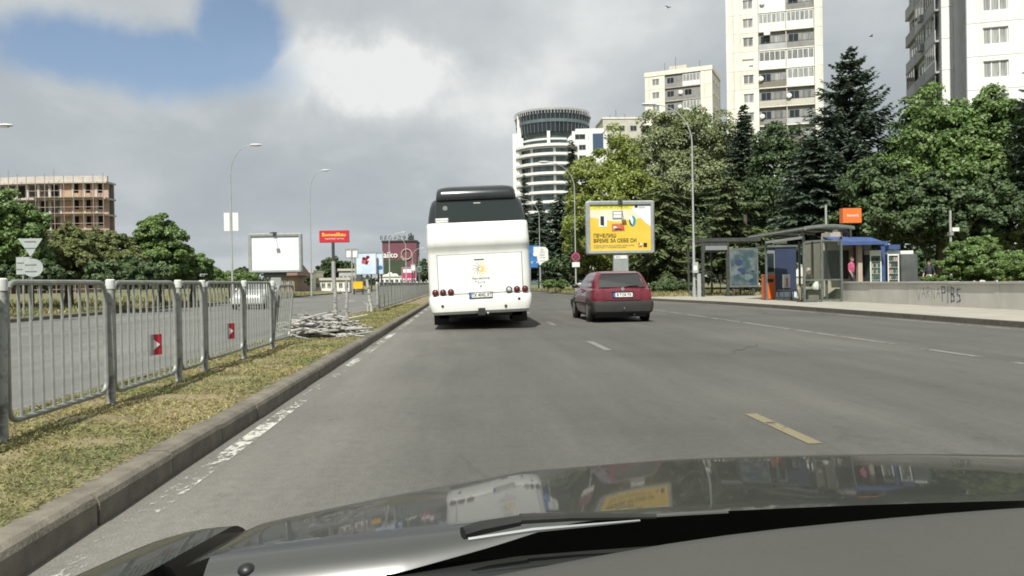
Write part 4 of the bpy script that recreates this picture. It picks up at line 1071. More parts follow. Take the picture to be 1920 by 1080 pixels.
# ------------------------------------------------------------------ buildings
def window_mesh(w, h, cols=2, f=.07, m_='win_white'):
    g = MB(); g.box(-w / 2, w / 2, -.02, .02, 0, h)
    fr = MB()
    for (a, b, c_, d_) in ((-w / 2, w / 2, 0, f), (-w / 2, w / 2, h - f, h), (-w / 2, -w / 2 + f, f, h - f), (w / 2 - f, w / 2, f, h - f)): fr.box(a, b, -.05, .0, c_, d_)
    for k in range(1, cols): fr.box(-w / 2 + w * k / cols - f / 2, -w / 2 + w * k / cols + f / 2, -.05, .0, f, h - f)
    return g, fr
_wc = {}
def window(parent, x, y, z, w, h, cols=2, glassm='curtain', rz=0.0, sill=False, f=.07, frame='win_white'):
    key = (w, h, cols, glassm, f, frame)
    if key not in _wc:
        g, fr = window_mesh(w, h, cols, f)
        s_ = MB(); s_.box(-w / 2 - .05, w / 2 + .05, -.16, .0, -.06, -.005)
        _wc[key] = (g.mesh('window', glassm), fr.mesh('frame', frame), s_.mesh('sill', frame))
    g, fr, s_ = _wc[key]
    o = put('window', g, parent, (x, y, z), rz); put('frame', fr, o)
    if sill: put('sill', s_, o)
    return o
_pc = {}
def wall_panel(parent, x, z, w, h, holes, m_, y=0.0, t=.25, rz=0.0, px_=None):
    "storey-high wall panel (front face at y) with openings [(x0, x1, z0, z1)] and open joints round it"
    key = (round(w, 3), round(h, 3), tuple(holes), m_, t)
    if key not in _pc:
        g = .018; m = MB()
        if not holes: m.box(g, w - g, 0, t, g, h - g)
        else:
            hx0, hx1, hz0, hz1 = holes[0]
            m.box(g, w - g, 0, t, g, hz0); m.box(g, w - g, 0, t, hz1, h - g); m.box(g, hx0, 0, t, hz0, hz1); m.box(hx1, w - g, 0, t, hz0, hz1)
        _pc[key] = m.mesh('panel', m_)
    return put('panel', _pc[key], parent, (x, y, z) if px_ is None else px_, rz)

# --- cream tower with loggias
FH = 2.86
c0 = at(1368, 520, 121)
tw = thing('cream_tower', 'tall cream panel block with stacked loggias behind the dark spruce', 'building', (c0.x, c0.y, 0), -math.radians(18.6))
NFl = 17
MB().box(.05, 13.95, .3, 12.5, 0, 1.3 + NFl * FH).build('core', 'cream_grey', tw)
MB().box(-.1, 14.2, -.3, 12.7, 1.3 + NFl * FH, 1.3 + NFl * FH + .5).build('roof_edge', 'cream', tw)
MB().box(0, 14.0, .05, 12.5, 0, 1.28).build('plinth', 'cream_grey', tw)
random.seed(11)
types = {14: 'WO', 13: 'GG', 12: 'OO', 11: 'GG', 10: 'OG', 9: 'OO', 8: 'OO', 7: 'OO', 6: 'OG', 5: 'GO', 15: 'OG', 16: 'GG'}
A, B, C_, D_ = 1.15, 4.75, 12.75, 13.95       # column edges
for k in range(NFl):
    z = 1.3 + k * FH
    wall_panel(tw, 0, z, A, FH, (), 'cream', y=.18, t=.3)
    if k == 11:
        wall_panel(tw, A, z, B - A, FH, (), 'cream', t=.35)
        MB().box(A + 1.2, A + 2.9, -.04, .0, z + 1.55, z + 1.78).build('vent_strip', 'loggia', tw); MB().box(A + 2.2, A + 2.8, -.04, 0, z + .6, z + .78).build('vent_strip', 'loggia', tw)
    else:
        wall_panel(tw, A, z, B - A, FH, ((1.35, 2.85, .85, 2.2),), 'cream', t=.35)
        window(tw, A + 2.1, .16, z + .85, 1.5, 1.35, 2, sill=True)
    wall_panel(tw, C_, z, D_ - C_, FH, (), 'cream', y=-.05, t=.35)
    # loggia bays: floor slab, side fin, back wall, parapet, sometimes glazing
    MB().box(B + .02, C_ - .02, -.12, 1.5, z - .10, z + .08).build('slab', 'cream', tw)
    MB().box(B + 3.93, B + 4.07, -.02, 1.45, z + .08, z + FH - .10).build('dividing_fin', 'cream_grey', tw)
    ty = types.get(k, 'OG')
    for s_ in range(2):
        x0 = B + .04 + s_ * 4.03; x1 = x0 + 3.86
        pass
        if ty[s_] == 'G':
            MB().box(x0, x1, -.10, .02, z + .08, z + 1.15).build('parapet', 'white_wall', tw)
            window(tw, (x0 + x1) / 2, -.02, z + 1.16, 3.84, 1.5, 6 if random.random() < .6 else 5, glassm='curtain', f=.10)
        elif ty[s_] == 'W':
            MB().box(x0, x1, -.10, .02, z + .08, z + 2.7).build('parapet', 'white_wall', tw)
        else:
            MB().box(x0, x1, -.06, -.03, z + .12, z + .95).build('parapet', random.choice(['loggia', 'loggia', 'loggia', 'cream_grey', 'grey_wall', 'bench_board']), tw)
            MB().tube([(x0, -.06, z + 1.05), (x1, -.06, z + 1.05)], .035, 6).build('handrail', 'rail_dark', tw)
            window(tw, x0 + 1.0, .27, z + .15, 1.5, 2.1, 2, glassm='dark_glass', frame='loggia')
            window(tw, x0 + 2.8, .27, z + .9, 1.3, 1.35, 2, glassm='curtain', frame='loggia')
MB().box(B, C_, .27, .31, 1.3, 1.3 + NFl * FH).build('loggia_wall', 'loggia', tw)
def dish(parent, p, r_):
    d = MB(); d.ell(p, (r_, .08, r_), 12, 6); d.build('satellite_dish', 'white_wall', parent, True)
for u_, k, dx in ((B + .4, 8, 0), (B + .3, 10, 0), (B + 4.3, 9, 0), (B + .6, 14, 0)):
    dish(tw, (u_, -.35, 1.3 + k * FH + 1.4), .38)
for u_, k in ((B + .8, 12), (B + 4.6, 14)):
    MB().box(u_, u_ + .9, -.45, -.13, 1.3 + k * FH + 2.2, 1.3 + k * FH + 2.75).build('air_conditioner', 'white_wall', tw)

# --- smaller cream block behind the trees
c0 = at(1215, 524, 182)
tb = thing('cream_block', 'smaller cream panel block standing behind the broadleaf trees', 'building', (c0.x, c0.y, 0), -math.radians(27))
top = at(1240, 137, 182).z; NB = 16; fh = 3.02; zb0 = top - 1.0 - NB * fh
W2, Dp = 15.2, 11.5
MB().box(.05, W2 - .05, .3, Dp, 0, top - .9).build('core', 'cream_grey', tb)
MB().box(-.1, W2 + .1, -.1, Dp + .1, top - 1.0, top).build('parapet_band', 'cream', tb)
MB().box(5, 9, 3, 8, top, top + 1.6).build('lift_room', 'cream_grey', tb)
for (u_, h_) in ((4, 1.6), (6.5, 2.6), (12, 1.2)): MB().tube([(u_, 3, top), (u_, 3, top + h_ + 1)], .05, 6).build('aerial', 'rail_dark', tb)
for k in range(NB):
    z = zb0 + k * fh
    wall_panel(tb, 0, z, 4.6, fh, ((1.7, 3.3, .9, 2.35),), 'cream', t=.35)
    window(tb, 2.5, .15, z + .9, 1.6, 1.45, 2)
    wall_panel(tb, 12.6, z, W2 - 12.6, fh, (), 'cream', t=.35)
    MB().box(4.62, 12.58, -.08, 1.3, z - .08, z + .08).build('slab', 'cream_grey', tb)
    for s_ in range(2):
        x0 = 4.66 + s_ * 3.97; x1 = x0 + 3.9
        gl = random.random() < .25
        MB().box(x0, x1, -.05, .0, z + .1, z + 1.0).build('parapet', 'white_wall' if gl else 'loggia', tb)
        if gl: window(tb, (x0 + x1) / 2, .02, z + 1.02, 3.8, 1.7, 5, f=.11)
        else: window(tb, x0 + 1.2, .26, z + .15, 1.6, 2.2, 2, glassm='dark_glass', frame='loggia')
    for v_ in (2.2, 5.2, 8.4):
        window(tb, W2 - .01, v_, z + .9, 1.3, 1.4, 2, glassm='dark_glass', rz=PI / 2, frame='cream_grey')
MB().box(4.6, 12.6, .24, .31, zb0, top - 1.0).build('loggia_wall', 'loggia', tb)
MB().box(W2 - .06, W2 + .0, .3, Dp, zb0, top - 1.0).build('end_wall', 'cream_grey', tb)  # greyer than the front, the shade of this face is in its colour
dish(tb, (8.2, -.3, zb0 + 14 * fh + 1.7), .5); dish(tb, (8.0, -.3, zb0 + 13 * fh + 1.5), .45)

# --- white block at the right edge: back wing with a shaded balcony side, front wing with windows
c0 = at(1771, 515, 70)
tr = thing('white_block', 'white apartment block at the right edge with a shaded side of glazed balconies', 'building', (c0.x, c0.y, 0), -math.radians(18.6))
NR, fh = 12, 2.83; zb0 = -.2
H_ = zb0 + NR * fh
MB().box(.0, 22, .02, 13.0, 0, H_ + .6).build('core', 'white_wall', tr)
for k in range(NR):
    z = zb0 + k * fh
    wall_panel(tr, -.02, z, 1.02, fh, (), 'white_wall', y=-.06, t=.1)
    # side with its shade put into the grey: slabs, parapets, glazing of many widths
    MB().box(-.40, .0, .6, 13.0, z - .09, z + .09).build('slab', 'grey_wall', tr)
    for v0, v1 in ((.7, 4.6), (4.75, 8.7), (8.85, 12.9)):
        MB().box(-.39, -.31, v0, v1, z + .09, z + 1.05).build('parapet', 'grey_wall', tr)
        if random.random() < .72:
            o = window(tr, -.34, (v0 + v1) / 2, z + 1.07, 3.8, 1.6, random.choice([3, 4, 5]), glassm='dark_glass', rz=-PI / 2, f=.12, frame=random.choice(['grey_wall', 'loggia', 'win_white']))
        else:
            o = window(tr, -.03, (v0 + v1) / 2, z + .3, 2.4, 2.0, 2, glassm='dark_glass', rz=-PI / 2, frame='loggia')
    if random.random() < .4:
        MB().box(-1.3, -.96, 2 + 6 * random.random(), 0, z + .5, z + 1.0) if False else MB().box(-.75, -.41, 5, 5.8, z + .4, z + 1.0).build('air_conditioner', 'grey_wall', tr)
FW = -4.0                                     # front wing stands four metres forward
MB().box(1.02, 11.0, FW + .32, .1, 0, H_ + .6).build('front_wing', 'white_wall', tr)
for k in range(NR):
    z = zb0 + k * fh
    wall_panel(tr, 1.0, z, 4.6, fh, ((1.25, 3.17, .95, 2.4),), 'white_wall', y=FW, t=.34)
    window(tr, 3.21, FW + .18, z + .95, 1.92, 1.45, random.choice([2, 3, 3]), sill=True, f=.09)
    wall_panel(tr, 5.6, z, .6, fh, (), 'grey_wall', y=FW + .1, t=.3)
    MB().box(6.2, 11.0, FW - .9, FW + .3, z - .1, z + .1).build('slab', 'white_wall', tr)
    MB().box(6.2, 11.0, FW - .9, FW - .82, z + .1, z + 1.05).build('parapet', 'white_wall', tr)
    window(tr, 8.2, FW + .29, z + .2, 2.6, 2.2, 3, glassm='dark_glass')
MB().box(.96, 1.0, FW + .02, -.06, 0, H_ + .6).build('wing_side_shade', 'grey_wall', tr)  # grey sheet over the white wing, its shade painted as colour

# --- round office tower
RC = at(1041, 526, 240)
ro = thing('round_office_tower', 'round glass office tower with white curved balcony bands and a flared top', 'building', (RC.x, 240, 0), -math.radians(6))
RR = 10.6
def zpx(py, px=1041): return at(px, py, 240 - RR).z
def drum(r_a, r_b, z_a, z_b, n=48, a0=0, a1=2 * PI):
    m = MB(); rings = [[(r_ * math.cos(2 * PI * k / n), r_ * math.sin(2 * PI * k / n), z_) for k in range(n)] for r_, z_ in ((r_a, z_a), (r_b, z_b))]
    return m.loft(rings)
drum(RR * .93, RR * .93, 0, zpx(262)).build('glass_drum', 'teal_glass', ro, True)
drum(RR * .88, RR * 1.02, zpx(262), zpx(232)).build('flare_lower', 'teal_glass', ro, True)
drum(RR * 1.0, RR * 1.06, zpx(246), zpx(204)).build('flare_upper', 'dark_glass', ro, True)
drum(RR * 1.08, RR * 1.08, zpx(206), zpx(202)).build('roof_rim', 'lamp_metal', ro, True)
drum(RR * 1.045, RR * 1.05, zpx(228), zpx(222)).build('flare_band', 'teal_glass', ro, True)
def arc_band(r1, r2, z0_, z1_, a0, a1, n=24):
    m = MB(); rings = []
    for k in range(n + 1):
        a = a0 + (a1 - a0) * k / n; c_, s_ = math.cos(a), math.sin(a)
        rings.append([(r1 * c_, r1 * s_, z0_), (r2 * c_, r2 * s_, z0_), (r2 * c_, r2 * s_, z1_), (r1 * c_, r1 * s_, z1_)])
    return m.loft(rings)
for k in range(40):
    a = PI + PI * k / 39
    MB().tube([(RR * 1.075 * math.cos(a), RR * 1.075 * math.sin(a), zpx(212)), (RR * 1.09 * math.cos(a), RR * 1.09 * math.sin(a), zpx(203))], .14, 4).build('roof_tooth', 'grey_wall', ro)
for k in range(28):
    a = PI + PI * k / 27
    MB().tube([(RR * 1.005 * math.cos(a), RR * 1.005 * math.sin(a), zpx(246)), (RR * 1.065 * math.cos(a), RR * 1.065 * math.sin(a), zpx(206))], .07, 4).build('mullion', 'grey_print', ro)
for py in (258, 273):
    arc_band(RR * .93, RR * 1.0, zpx(py + 3), zpx(py), PI * 1.05, PI * 1.62).build('balcony_band', 'white_wall', ro, True)
for py in (272, 289, 307, 325, 343, 361, 379, 397, 415, 433):
    arc_band(RR * .93, RR * 1.12, zpx(py + 2), zpx(py - 3), PI * .98, PI * 1.70).build('balcony_band', 'white_wall', ro, True)
    arc_band(RR * .93, RR * 1.10, zpx(py + 3), zpx(py + 2), PI * .98, PI * 1.70).build('slab_edge', 'grey_wall', ro, True)
for py in range(281, 440, 18):
    for k in range(9):
        a = PI * 1.06 + PI * .60 * k / 8
        MB().tube([(RR * .945 * math.cos(a), RR * .945 * math.sin(a), zpx(py + 8)), (RR * .945 * math.cos(a), RR * .945 * math.sin(a), zpx(py - 8))], .22 if k % 3 else .5, 4).build('mullion', 'white_wall' if k % 3 == 0 else 'teal_glass', ro)
for a in (1.16, 1.46, 1.69):
    x_, y_ = RR * .99 * math.cos(PI * a), RR * .99 * math.sin(PI * a)
    MB().box(x_ - .45, x_ + .45, y_ - .4, y_ + .6, zpx(275), zpx(230 + (15 if a > 1.2 else 22))).build('column', 'white_wall', ro)
# white wings
x_l = at(963, 300, 240).x - RC.x; x_r = at(1134, 300, 240).x - RC.x
MB().box(x_l, x_l + 1.5, -4, 6, 0, zpx(241)).build('side_slab', 'white_wall', ro)
MB().box(x_l + 1.4, x_l + 2.6, -5, 6, 0, zpx(208)).build('stair_slab', 'white_wall', ro)
rb0 = at(1064, 300, 236).x - RC.x
MB().box(rb0, x_r, -8.5, 8, 0, zpx(240)).build('office_wing', 'white_wall', ro)
MB().box(at(1112, 300, 236).x - RC.x, at(1131, 300, 236).x - RC.x, -8.75, -8.45, zpx(290), zpx(250)).build('blue_glazing', 'blue_glass', ro)
for j, py in enumerate((252, 272, 292, 312, 332)):
    window(ro, at(1088 if j == 0 else 1093, 300, 236).x - RC.x, -8.52, zpx(py + 8), 3.4 if j == 0 else 2.0, 1.5, 2, glassm='dark_glass', frame='grey_wall')
    window(ro, at(1081, 300, 236).x - RC.x, -8.52, zpx(py + 8), 1.3, 1.5, 1, glassm='curtain', frame='white_wall') if j else None
    MB().box(at(1104, 300, 236).x - RC.x, at(1105, 300, 236).x - RC.x, -8.54, -8.45, zpx(py + 9), zpx(py)).build('wall_joint', 'grey_wall', ro)

# --- beige building between the office tower and the trees
a = at(1135, 520, 262)
bb = thing('beige_building', 'plain beige building half hidden between the round tower and the trees', 'building', (a.x, 262, 0))
bt = at(1150, 223, 262).z
MB().box(0, 17, 0, 14, 0, bt).build('wall', 'cream_grey', bb); MB().box(-.2, 17.2, -.2, 14, bt, bt + .5).build('roof_edge', 'cream', bb)
for r_ in range(5):
    for c_ in range(4): window(bb, 2.2 + 4 * c_, -.03, bt - 4.0 - r_ * 4.2, 2.2, 1.8, 2, glassm='dark_glass', frame='cream_grey')
for u_, h_ in ((3, 2), (5, 3.5), (8, 2.2)): MB().tube([(u_, 3, bt), (u_, 3, bt + h_)], .08, 5).build('aerial', 'rail_dark', bb)

# --- unfinished building with scaffolding, across the road
cb0 = at(100, 543, 150)
cb = thing('unfinished_building', 'unfinished curved brick building wrapped in scaffolding across the road', 'building', (cb0.x, 150, 0))
ctop = at(110, 341, 150).z
fhs = 2.95; NC = int(ctop // fhs)
x_a, x_b = at(-40, 400, 150).x - cb0.x, at(203, 400, 150).x - cb0.x
def plan(u):      # curved front, u 0..1 from the hidden end to the corner nearest the road
    return (x_a + (x_b - x_a) * u, 1.1 * (2 * (u - .75)) ** 2)
def ribbon(u0, u1, off0, off1, z0_, z1_, n=14):
    m = MB(); rings = []
    for k in range(n + 1):
        x_, y_ = plan(u0 + (u1 - u0) * k / n)
        rings.append([(x_, y_ + off0, z0_), (x_, y_ + off1, z0_), (x_, y_ + off1, z1_), (x_, y_ + off0, z1_)])
    return m.loft(rings)
zs = [ctop - fhs * (NC - k) for k in range(NC + 1)]
for k, z in enumerate(zs):
    ribbon(0, 1, -.9 if k % 2 else -1.4, 3.2, z - .32, z, 20).build('floor_slab', 'slab_pale', cb)
ribbon(0, 1, -.5, 0, ctop, ctop + 1.0, 20).build('roof_wall', 'slab_pale', cb)
random.seed(5)
nb = 22
for k in range(NC):
    z0_, z1_ = zs[k], zs[k + 1] - .32
    ribbon(0, 1, 2.2, 2.4, z0_, z1_, 16).build('back_wall', 'brick_pink' if k < NC - 2 else 'loggia', cb)
    for j in range(nb):
        u0, u1 = j / nb, (j + 1) / nb
        if u0 > .62:
            mt = 'brick_orange' if u0 < .82 else 'brick_pink'
            x_, y_ = plan((u0 + u1) / 2); wd = (x_b - x_a) / nb
            if j % 2 == 0 and u0 > .72:
                ribbon(u0, u1, 0, .3, z0_, z0_ + .9, 2).build('sill_wall', mt, cb)
                ribbon(u0, u1, .7, .8, z0_ + .9, z1_, 2).build('opening_dark', 'dark_inside', cb)
            else: ribbon(u0, u1, 0, .3, z0_, z1_, 2).build('brick_infill', mt, cb)
        else:
            if random.random() < .45: ribbon(u0 + .004, u1 - .012, .8, 1.0, z0_, z1_ if random.random() < .6 else z0_ + 1.0, 2).build('brick_infill', random.choice(['brick_pink', 'loggia', 'slab_pale']), cb)
            elif random.random() < .4: ribbon(u0, u1, 1.9, 2.0, z0_, z1_, 2).build('opening_dark', 'dark_inside', cb)
        if j % 2 == 0:
            x_, y_ = plan(u0); MB().box(x_ - .2, x_ + .2, y_ - .1, y_ + .3, z0_, z1_).build('column', 'slab_pale', cb)
for j in range(0, 14):
    u = .03 + .965 * j / 13; x_, y_ = plan(u)
    MB().tube([(x_, y_ - 1.9, 0), (x_, y_ - 1.9, ctop + random.uniform(.4, 2.2))], .06, 5).build('scaffold_pole', 'scaffold', cb)
for k in range(NC):
    for dz in (.0, 1.1): ribbon(.4, .995, -1.95, -1.87, zs[k] + dz, zs[k] + dz + .09, 10).build('scaffold_rail', 'scaffold', cb)
    ribbon(.45, .99, -1.8, -1.0, zs[k] - .12, zs[k] - .06, 10).build('scaffold_deck', 'scaffold', cb)

# --- dark red shopping building with printed front and rooftop letters
a, b = at(718, 533, 300), at(782, 533, 300)
mr = thing('dark_red_building', 'dark red printed commercial building with rooftop letters, far down the road', 'building', ((a.x + b.x) / 2, 300, 0))
hw = (b.x - a.x) / 2; mz = at(750, 453, 300).z
def Z3(py): return at(750, py, 300).z
MB().box(-hw, hw, 0, 20, 0, mz).build('wall', 'mall_red', mr); MB().box(-hw - .3, hw + .3, -.4, 20, mz, mz + .5).build('roof_edge', 'dark_metal', mr)
MB().box(-hw + .4, hw * .35, -.25, -.0, 1, Z3(487)).build('green_print', 'far_green', mr)
lettering('aiko', 3.2, 'white_print', mr, (-hw * .52, -.3, Z3(478)), bold=.05)
rg = MB(); n_ = 24
loop = [(hw * .42 + 1.9 * math.cos(2 * PI * k / n_), -.3, Z3(477) + 1.9 * math.sin(2 * PI * k / n_)) for k in range(n_ + 2)]
rg.tube(loop, .22, 5, caps=False).build('ring_print', 'beige', mr)
MB().poly([(hw * .05, -.28, Z3(482)), (hw * .12, -.28, Z3(480)), (hw * .32, -.28, Z3(487)), (hw * .24, -.28, Z3(489))], (0, .1, 0)).build('print_slash', 'beige', mr)
for k in range(7):
    MB().ell((-hw * .55 + random.uniform(-2.4, 2.4), -.35, random.uniform(1.8, 5.4)), (random.uniform(.8, 1.7), .1, random.uniform(.6, 1.3)), 9, 5).build('pale_print', 'white', mr, True)
MB().box(-hw - 2.5, hw * .25, -1.6, -1.2, .2, 1.2).build('front_rail', 'white', mr)
lt = lettering('Regensa', 3.1, 'dark_metal', mr, (-hw * .22, 2, mz + 1.9), rot=(PI / 2, 0, PI), extrude=.15, name='rooftop_letters', space=1.2)
crn = MB().poly([(hw * .5, 2, mz + .5), (hw * .55, 2, mz + 2.6), (hw * .62, 2, mz + 2.2), (hw * .68, 2, mz + 3.6), (hw * .76, 2, mz + 2.2), (hw * .84, 2, mz + 2.6), (hw * .86, 2, mz + .5)], (0, .4, 0)).build('rooftop_emblem', 'dark_metal', mr)
for dx in (-.9, -.5, -.1, .3): MB().tube([(hw * dx, 2.2, mz), (hw * dx, 2.2, mz + 1.6)], .1, 4).build('letter_stay', 'dark_metal', mr)

# --- low buildings across the road
def low(label, x0, yt, x1, Y, mt, roof=None, wins=0, depth=9):
    a, b = at(x0, 538, Y), at(x1, 538, Y); z1_ = at(x0, yt, Y).z
    t = thing('low_building', label, 'building', ((a.x + b.x) / 2, Y, 0), group='low buildings across the road'); w_ = (b.x - a.x) / 2
    MB().box(-w_, w_, 0, depth, 0, z1_).build('wall', mt, t)
    if roof: MB().hexa([(-w_ - .5, -.6, z1_), (w_ + .5, -.6, z1_), (w_ + .5, depth + .5, z1_), (-w_ - .5, depth + .5, z1_), (-w_ * .8, depth * .4, z1_ + 1.9), (w_ * .8, depth * .4, z1_ + 1.9), (w_ * .8, depth * .6, z1_ + 1.9), (-w_ * .8, depth * .6, z1_ + 1.9)]).build('roof', roof, t)
    else: MB().box(-w_ - .2, w_ + .2, -.25, depth, z1_, z1_ + .35).build('roof_edge', 'cream_grey', t)
    for k in range(wins):
        window(t, -w_ + (k + .5) * 2 * w_ / wins, -.04, max(.8, z1_ * .42), min(2.0, 1.3 * w_ / wins), z1_ * .36, 2, glassm='dark_glass', frame='cream_grey')
    return t
low('low brown-roofed house beside the silver oncoming car', 527, 517, 552, 105, 'brick_pink', 'roof_tile', 2)
low('white low building with dark doors under the blank billboard', 545, 512, 586, 115, 'cream', None, 3)
low('long low pale shed behind the red pylon pole', 590, 526, 655, 118, 'white_wall', None, 6)
low('grey low block right of the dark trees', 636, 508, 668, 135, 'grey_wall', None, 4)
low('white low hall in front of the dark red building', 712, 520, 758, 260, 'white_wall', None, 5)
low('pale low hall at the far end of the road, beside the coach', 768, 522, 803, 290, 'white_wall', None, 5)

# ------------------------------------------------------------------ low wall with graffiti
PZ = .12
wall = thing('retaining_wall', 'low pale concrete wall with graffiti beside the pavement', 'wall', (15.44, 0, 0))
pm = MB().box(0, .26, .008, 2.392, .02, .85).mesh('panel', 'concrete')
cm = MB().box(-.05, .34, .004, 2.396, .852, .915).mesh('coping', 'coping')
for i in range(19):
    yv = 31.75 - 2.4 * (i + 1)
    put('panel', pm, wall, (random.uniform(-.006, .006), yv, 0)); put('coping', cm, wall, (random.uniform(-.008, .008), yv, random.uniform(-.005, .005)))
ga = at(1764, 552, 25.8)
# sprayed by hand: each letter a few brush strokes on the wall face
STK = {'V': [[(0, 1), (.45, 0), (.9, 1)]], 'A': [[(0, 0), (.4, 1), (.85, 0)], [(.2, .4), (.7, .42)]], 'R': [[(0, 0), (.05, 1), (.6, .9), (.6, .55), (.05, .5), (.7, 0)]],
       'N': [[(0, 0), (.05, 1), (.65, .05), (.7, 1)]], 'P': [[(.05, -.1), (.0, 1), (.55, .95), (.6, .6), (.05, .5)]], 'I': [[(0, -.05), (.03, 1)]],
       'B': [[(0, 0), (.02, 1), (.5, .9), (.5, .58), (.05, .52), (.62, .4), (.6, .05), (0, 0)]], 'S': [[(.6, .95), (.1, .9), (.05, .6), (.55, .5), (.6, .1), (.0, .0)]]}
random.seed(31)
def spray(ch, y_start, z0, w, h, wd, m_):
    g = MB()
    for st in STK[ch]:
        pts = [Vector((-.009, y_start - (a_ + random.uniform(-.04, .04)) * w, z0 + (b_ + random.uniform(-.05, .05)) * h)) for a_, b_ in st]
        for p_, q_ in zip(pts[:-1], pts[1:]):
            d_ = (q_ - p_).normalized(); n_ = Vector((0, -d_.z, d_.y)) * wd / 2
            g.poly([p_ - n_ - d_ * wd * .4, q_ - n_ + d_ * wd * .4, q_ + n_ + d_ * wd * .4, p_ + n_ - d_ * wd * .4], (.003, 0, 0))
    g.build('graffiti', m_, wall)
for ch, yv in zip('VARNA', (26.35, 26.05, 25.78, 25.50, 25.22)):
    spray(ch, yv, .36 + random.uniform(-.05, .05), .23, .34, .024, 'graffiti_pale')
for ch, yv in zip('PIBS', (24.93, 24.62, 24.45, 24.15)):
    spray(ch, yv, .27 + random.uniform(-.05, .05), .27, .44, .045, 'graffiti_dark')

# ------------------------------------------------------------------ glazed bus shelter
sh = thing('bus_shelter', 'glazed bus shelter with a curved roof and a man waiting in it', 'bus shelter', (0, 0, PZ))
SY0, SY1, SXF, SXB = 31.3, 35.3, 13.66, 15.2
for (x_, y_) in ((SXF, SY0), (SXB, SY0), (SXB, SY0 + 1.33), (SXB, SY0 + 2.66), (SXB, SY1), (SXF, SY1)):
    MB().box(x_ - .04, x_ + .04, y_ - .04, y_ + .04, 0, 2.62).build('post', 'frame_green', sh)
MB().box(14.35, 14.41, SY0 - .03, SY0 + .03, .1, 2.5).build('mullion', 'frame_green', sh)
for (x0, x1) in ((SXF + .04, 14.35), (14.41, SXB - .04)):
    MB().box(x0, x1, SY0 - .006, SY0 + .006, .92, 2.42).build('pane', 'pane_clear', sh)
    MB().box(x0, x1, SY0 - .006, SY0 + .006, .12, .86).build('pane', 'pane_clear', sh)
for z_ in (.08, .89, 2.46):
    MB().box(SXF + .04, SXB - .04, SY0 - .02, SY0 + .02, z_ - .03, z_ + .03).build('cross_bar', 'frame_green', sh)
for k in range(3):
    y0 = SY0 + .04 + 1.33 * k
    MB().box(SXB - .006, SXB + .006, y0, y0 + 1.25, .12, 2.42).build('pane', 'pane_clear', sh)
for z_ in (.08, 2.48): MB().box(SXB - .02, SXB + .02, SY0 + .04, SY1 - .04, z_ - .03, z_ + .03).build('cross_bar', 'frame_green', sh)
MB().box(SXF - .03, SXF + .03, SY0, SY1, 2.56, 2.66).build('front_beam', 'white', sh)
# roof: shallow arch from front eave to back, carried by ribs
def arch(u): return (13.55 + 2.05 * u, 2.90 + .16 * math.sin(PI * (.16 + .70 * u)))
for y0, y1 in ((SY0 - .35, SY0 + 1.6), (SY0 + 1.62, SY0 + 3.3), (SY0 + 3.32, SY1 + 1.9)):
    MB().loft([[(arch(k / 10)[0], y_, arch(k / 10)[1]) for k in range(11)] + [(arch(k / 10)[0], y_, arch(k / 10)[1] + .04) for k in range(10, -1, -1)] for y_ in (y0, y1)]).build('roof_sheet', 'roof_panel', sh)
for y_ in (SY0 - .33, SY0 + 1.6, SY0 + 3.3, SY1 + 1.8):
    MB().tube([(arch(k / 10)[0], y_, arch(k / 10)[1] - .06) for k in range(11)], .05, 6).build('roof_rib', 'frame_green', sh)
MB().tube([(13.56, SY0 - .4, 2.92), (13.56, SY1 + 1.9, 2.92)], .05, 6).build('gutter', 'roof_panel', sh)
for y_ in (SY0, SY1): MB().tube([(SXF, y_, 2.6), (SXF - .06, y_, 2.95)], .03, 6).build('strut', 'frame_green', sh)
be = at(1433, 455, 35.5)
sg = MB().box(13.62, 14.22, 34.3, 34.36, 2.5, 2.68).build('stop_sign', 'white', sh)
# bench with boarded front
bn = thing('bench', 'dark framed bench with boarded front in the glazed shelter', 'bench', (0, 0, PZ))
MB().box(13.93, 14.58, 31.65, 34.7, .43, .48).build('seat', 'dark_metal', bn)
for y_ in (31.67, 33.1, 34.65):
    for x_ in (13.96, 14.53): MB().box(x_ - .025, x_ + .025, y_ - .025, y_ + .025, 0, .43).build('leg', 'dark_metal', bn)
MB().box(14.0, 14.5, 31.72, 31.75, .03, .42).build('board', 'bench_board', bn)
bg = thing('carrier_bag', 'white carrier bag standing on the bench beside the seated man', 'bag', (14.42, 31.85, PZ + .485))
rings = []
for z_, r_ in ((0, .16), (.05, .19), (.16, .17), (.26, .12), (.31, .07), (.34, .05)):
    rings.append([(r_ * (1.1 + .12 * math.sin(3 * a + z_ * 20)) * math.cos(a), r_ * .7 * math.sin(a), z_) for a in [2 * PI * k / 14 for k in range(14)]])
MB().loft(rings).build('sack', 'bag', bg, True)
MB().tube([(-.03, 0, .33), (-.07, 0, .40), (0, 0, .43), (.07, 0, .40), (.03, 0, .33)], .008, 6).build('handle', 'bag', bg)

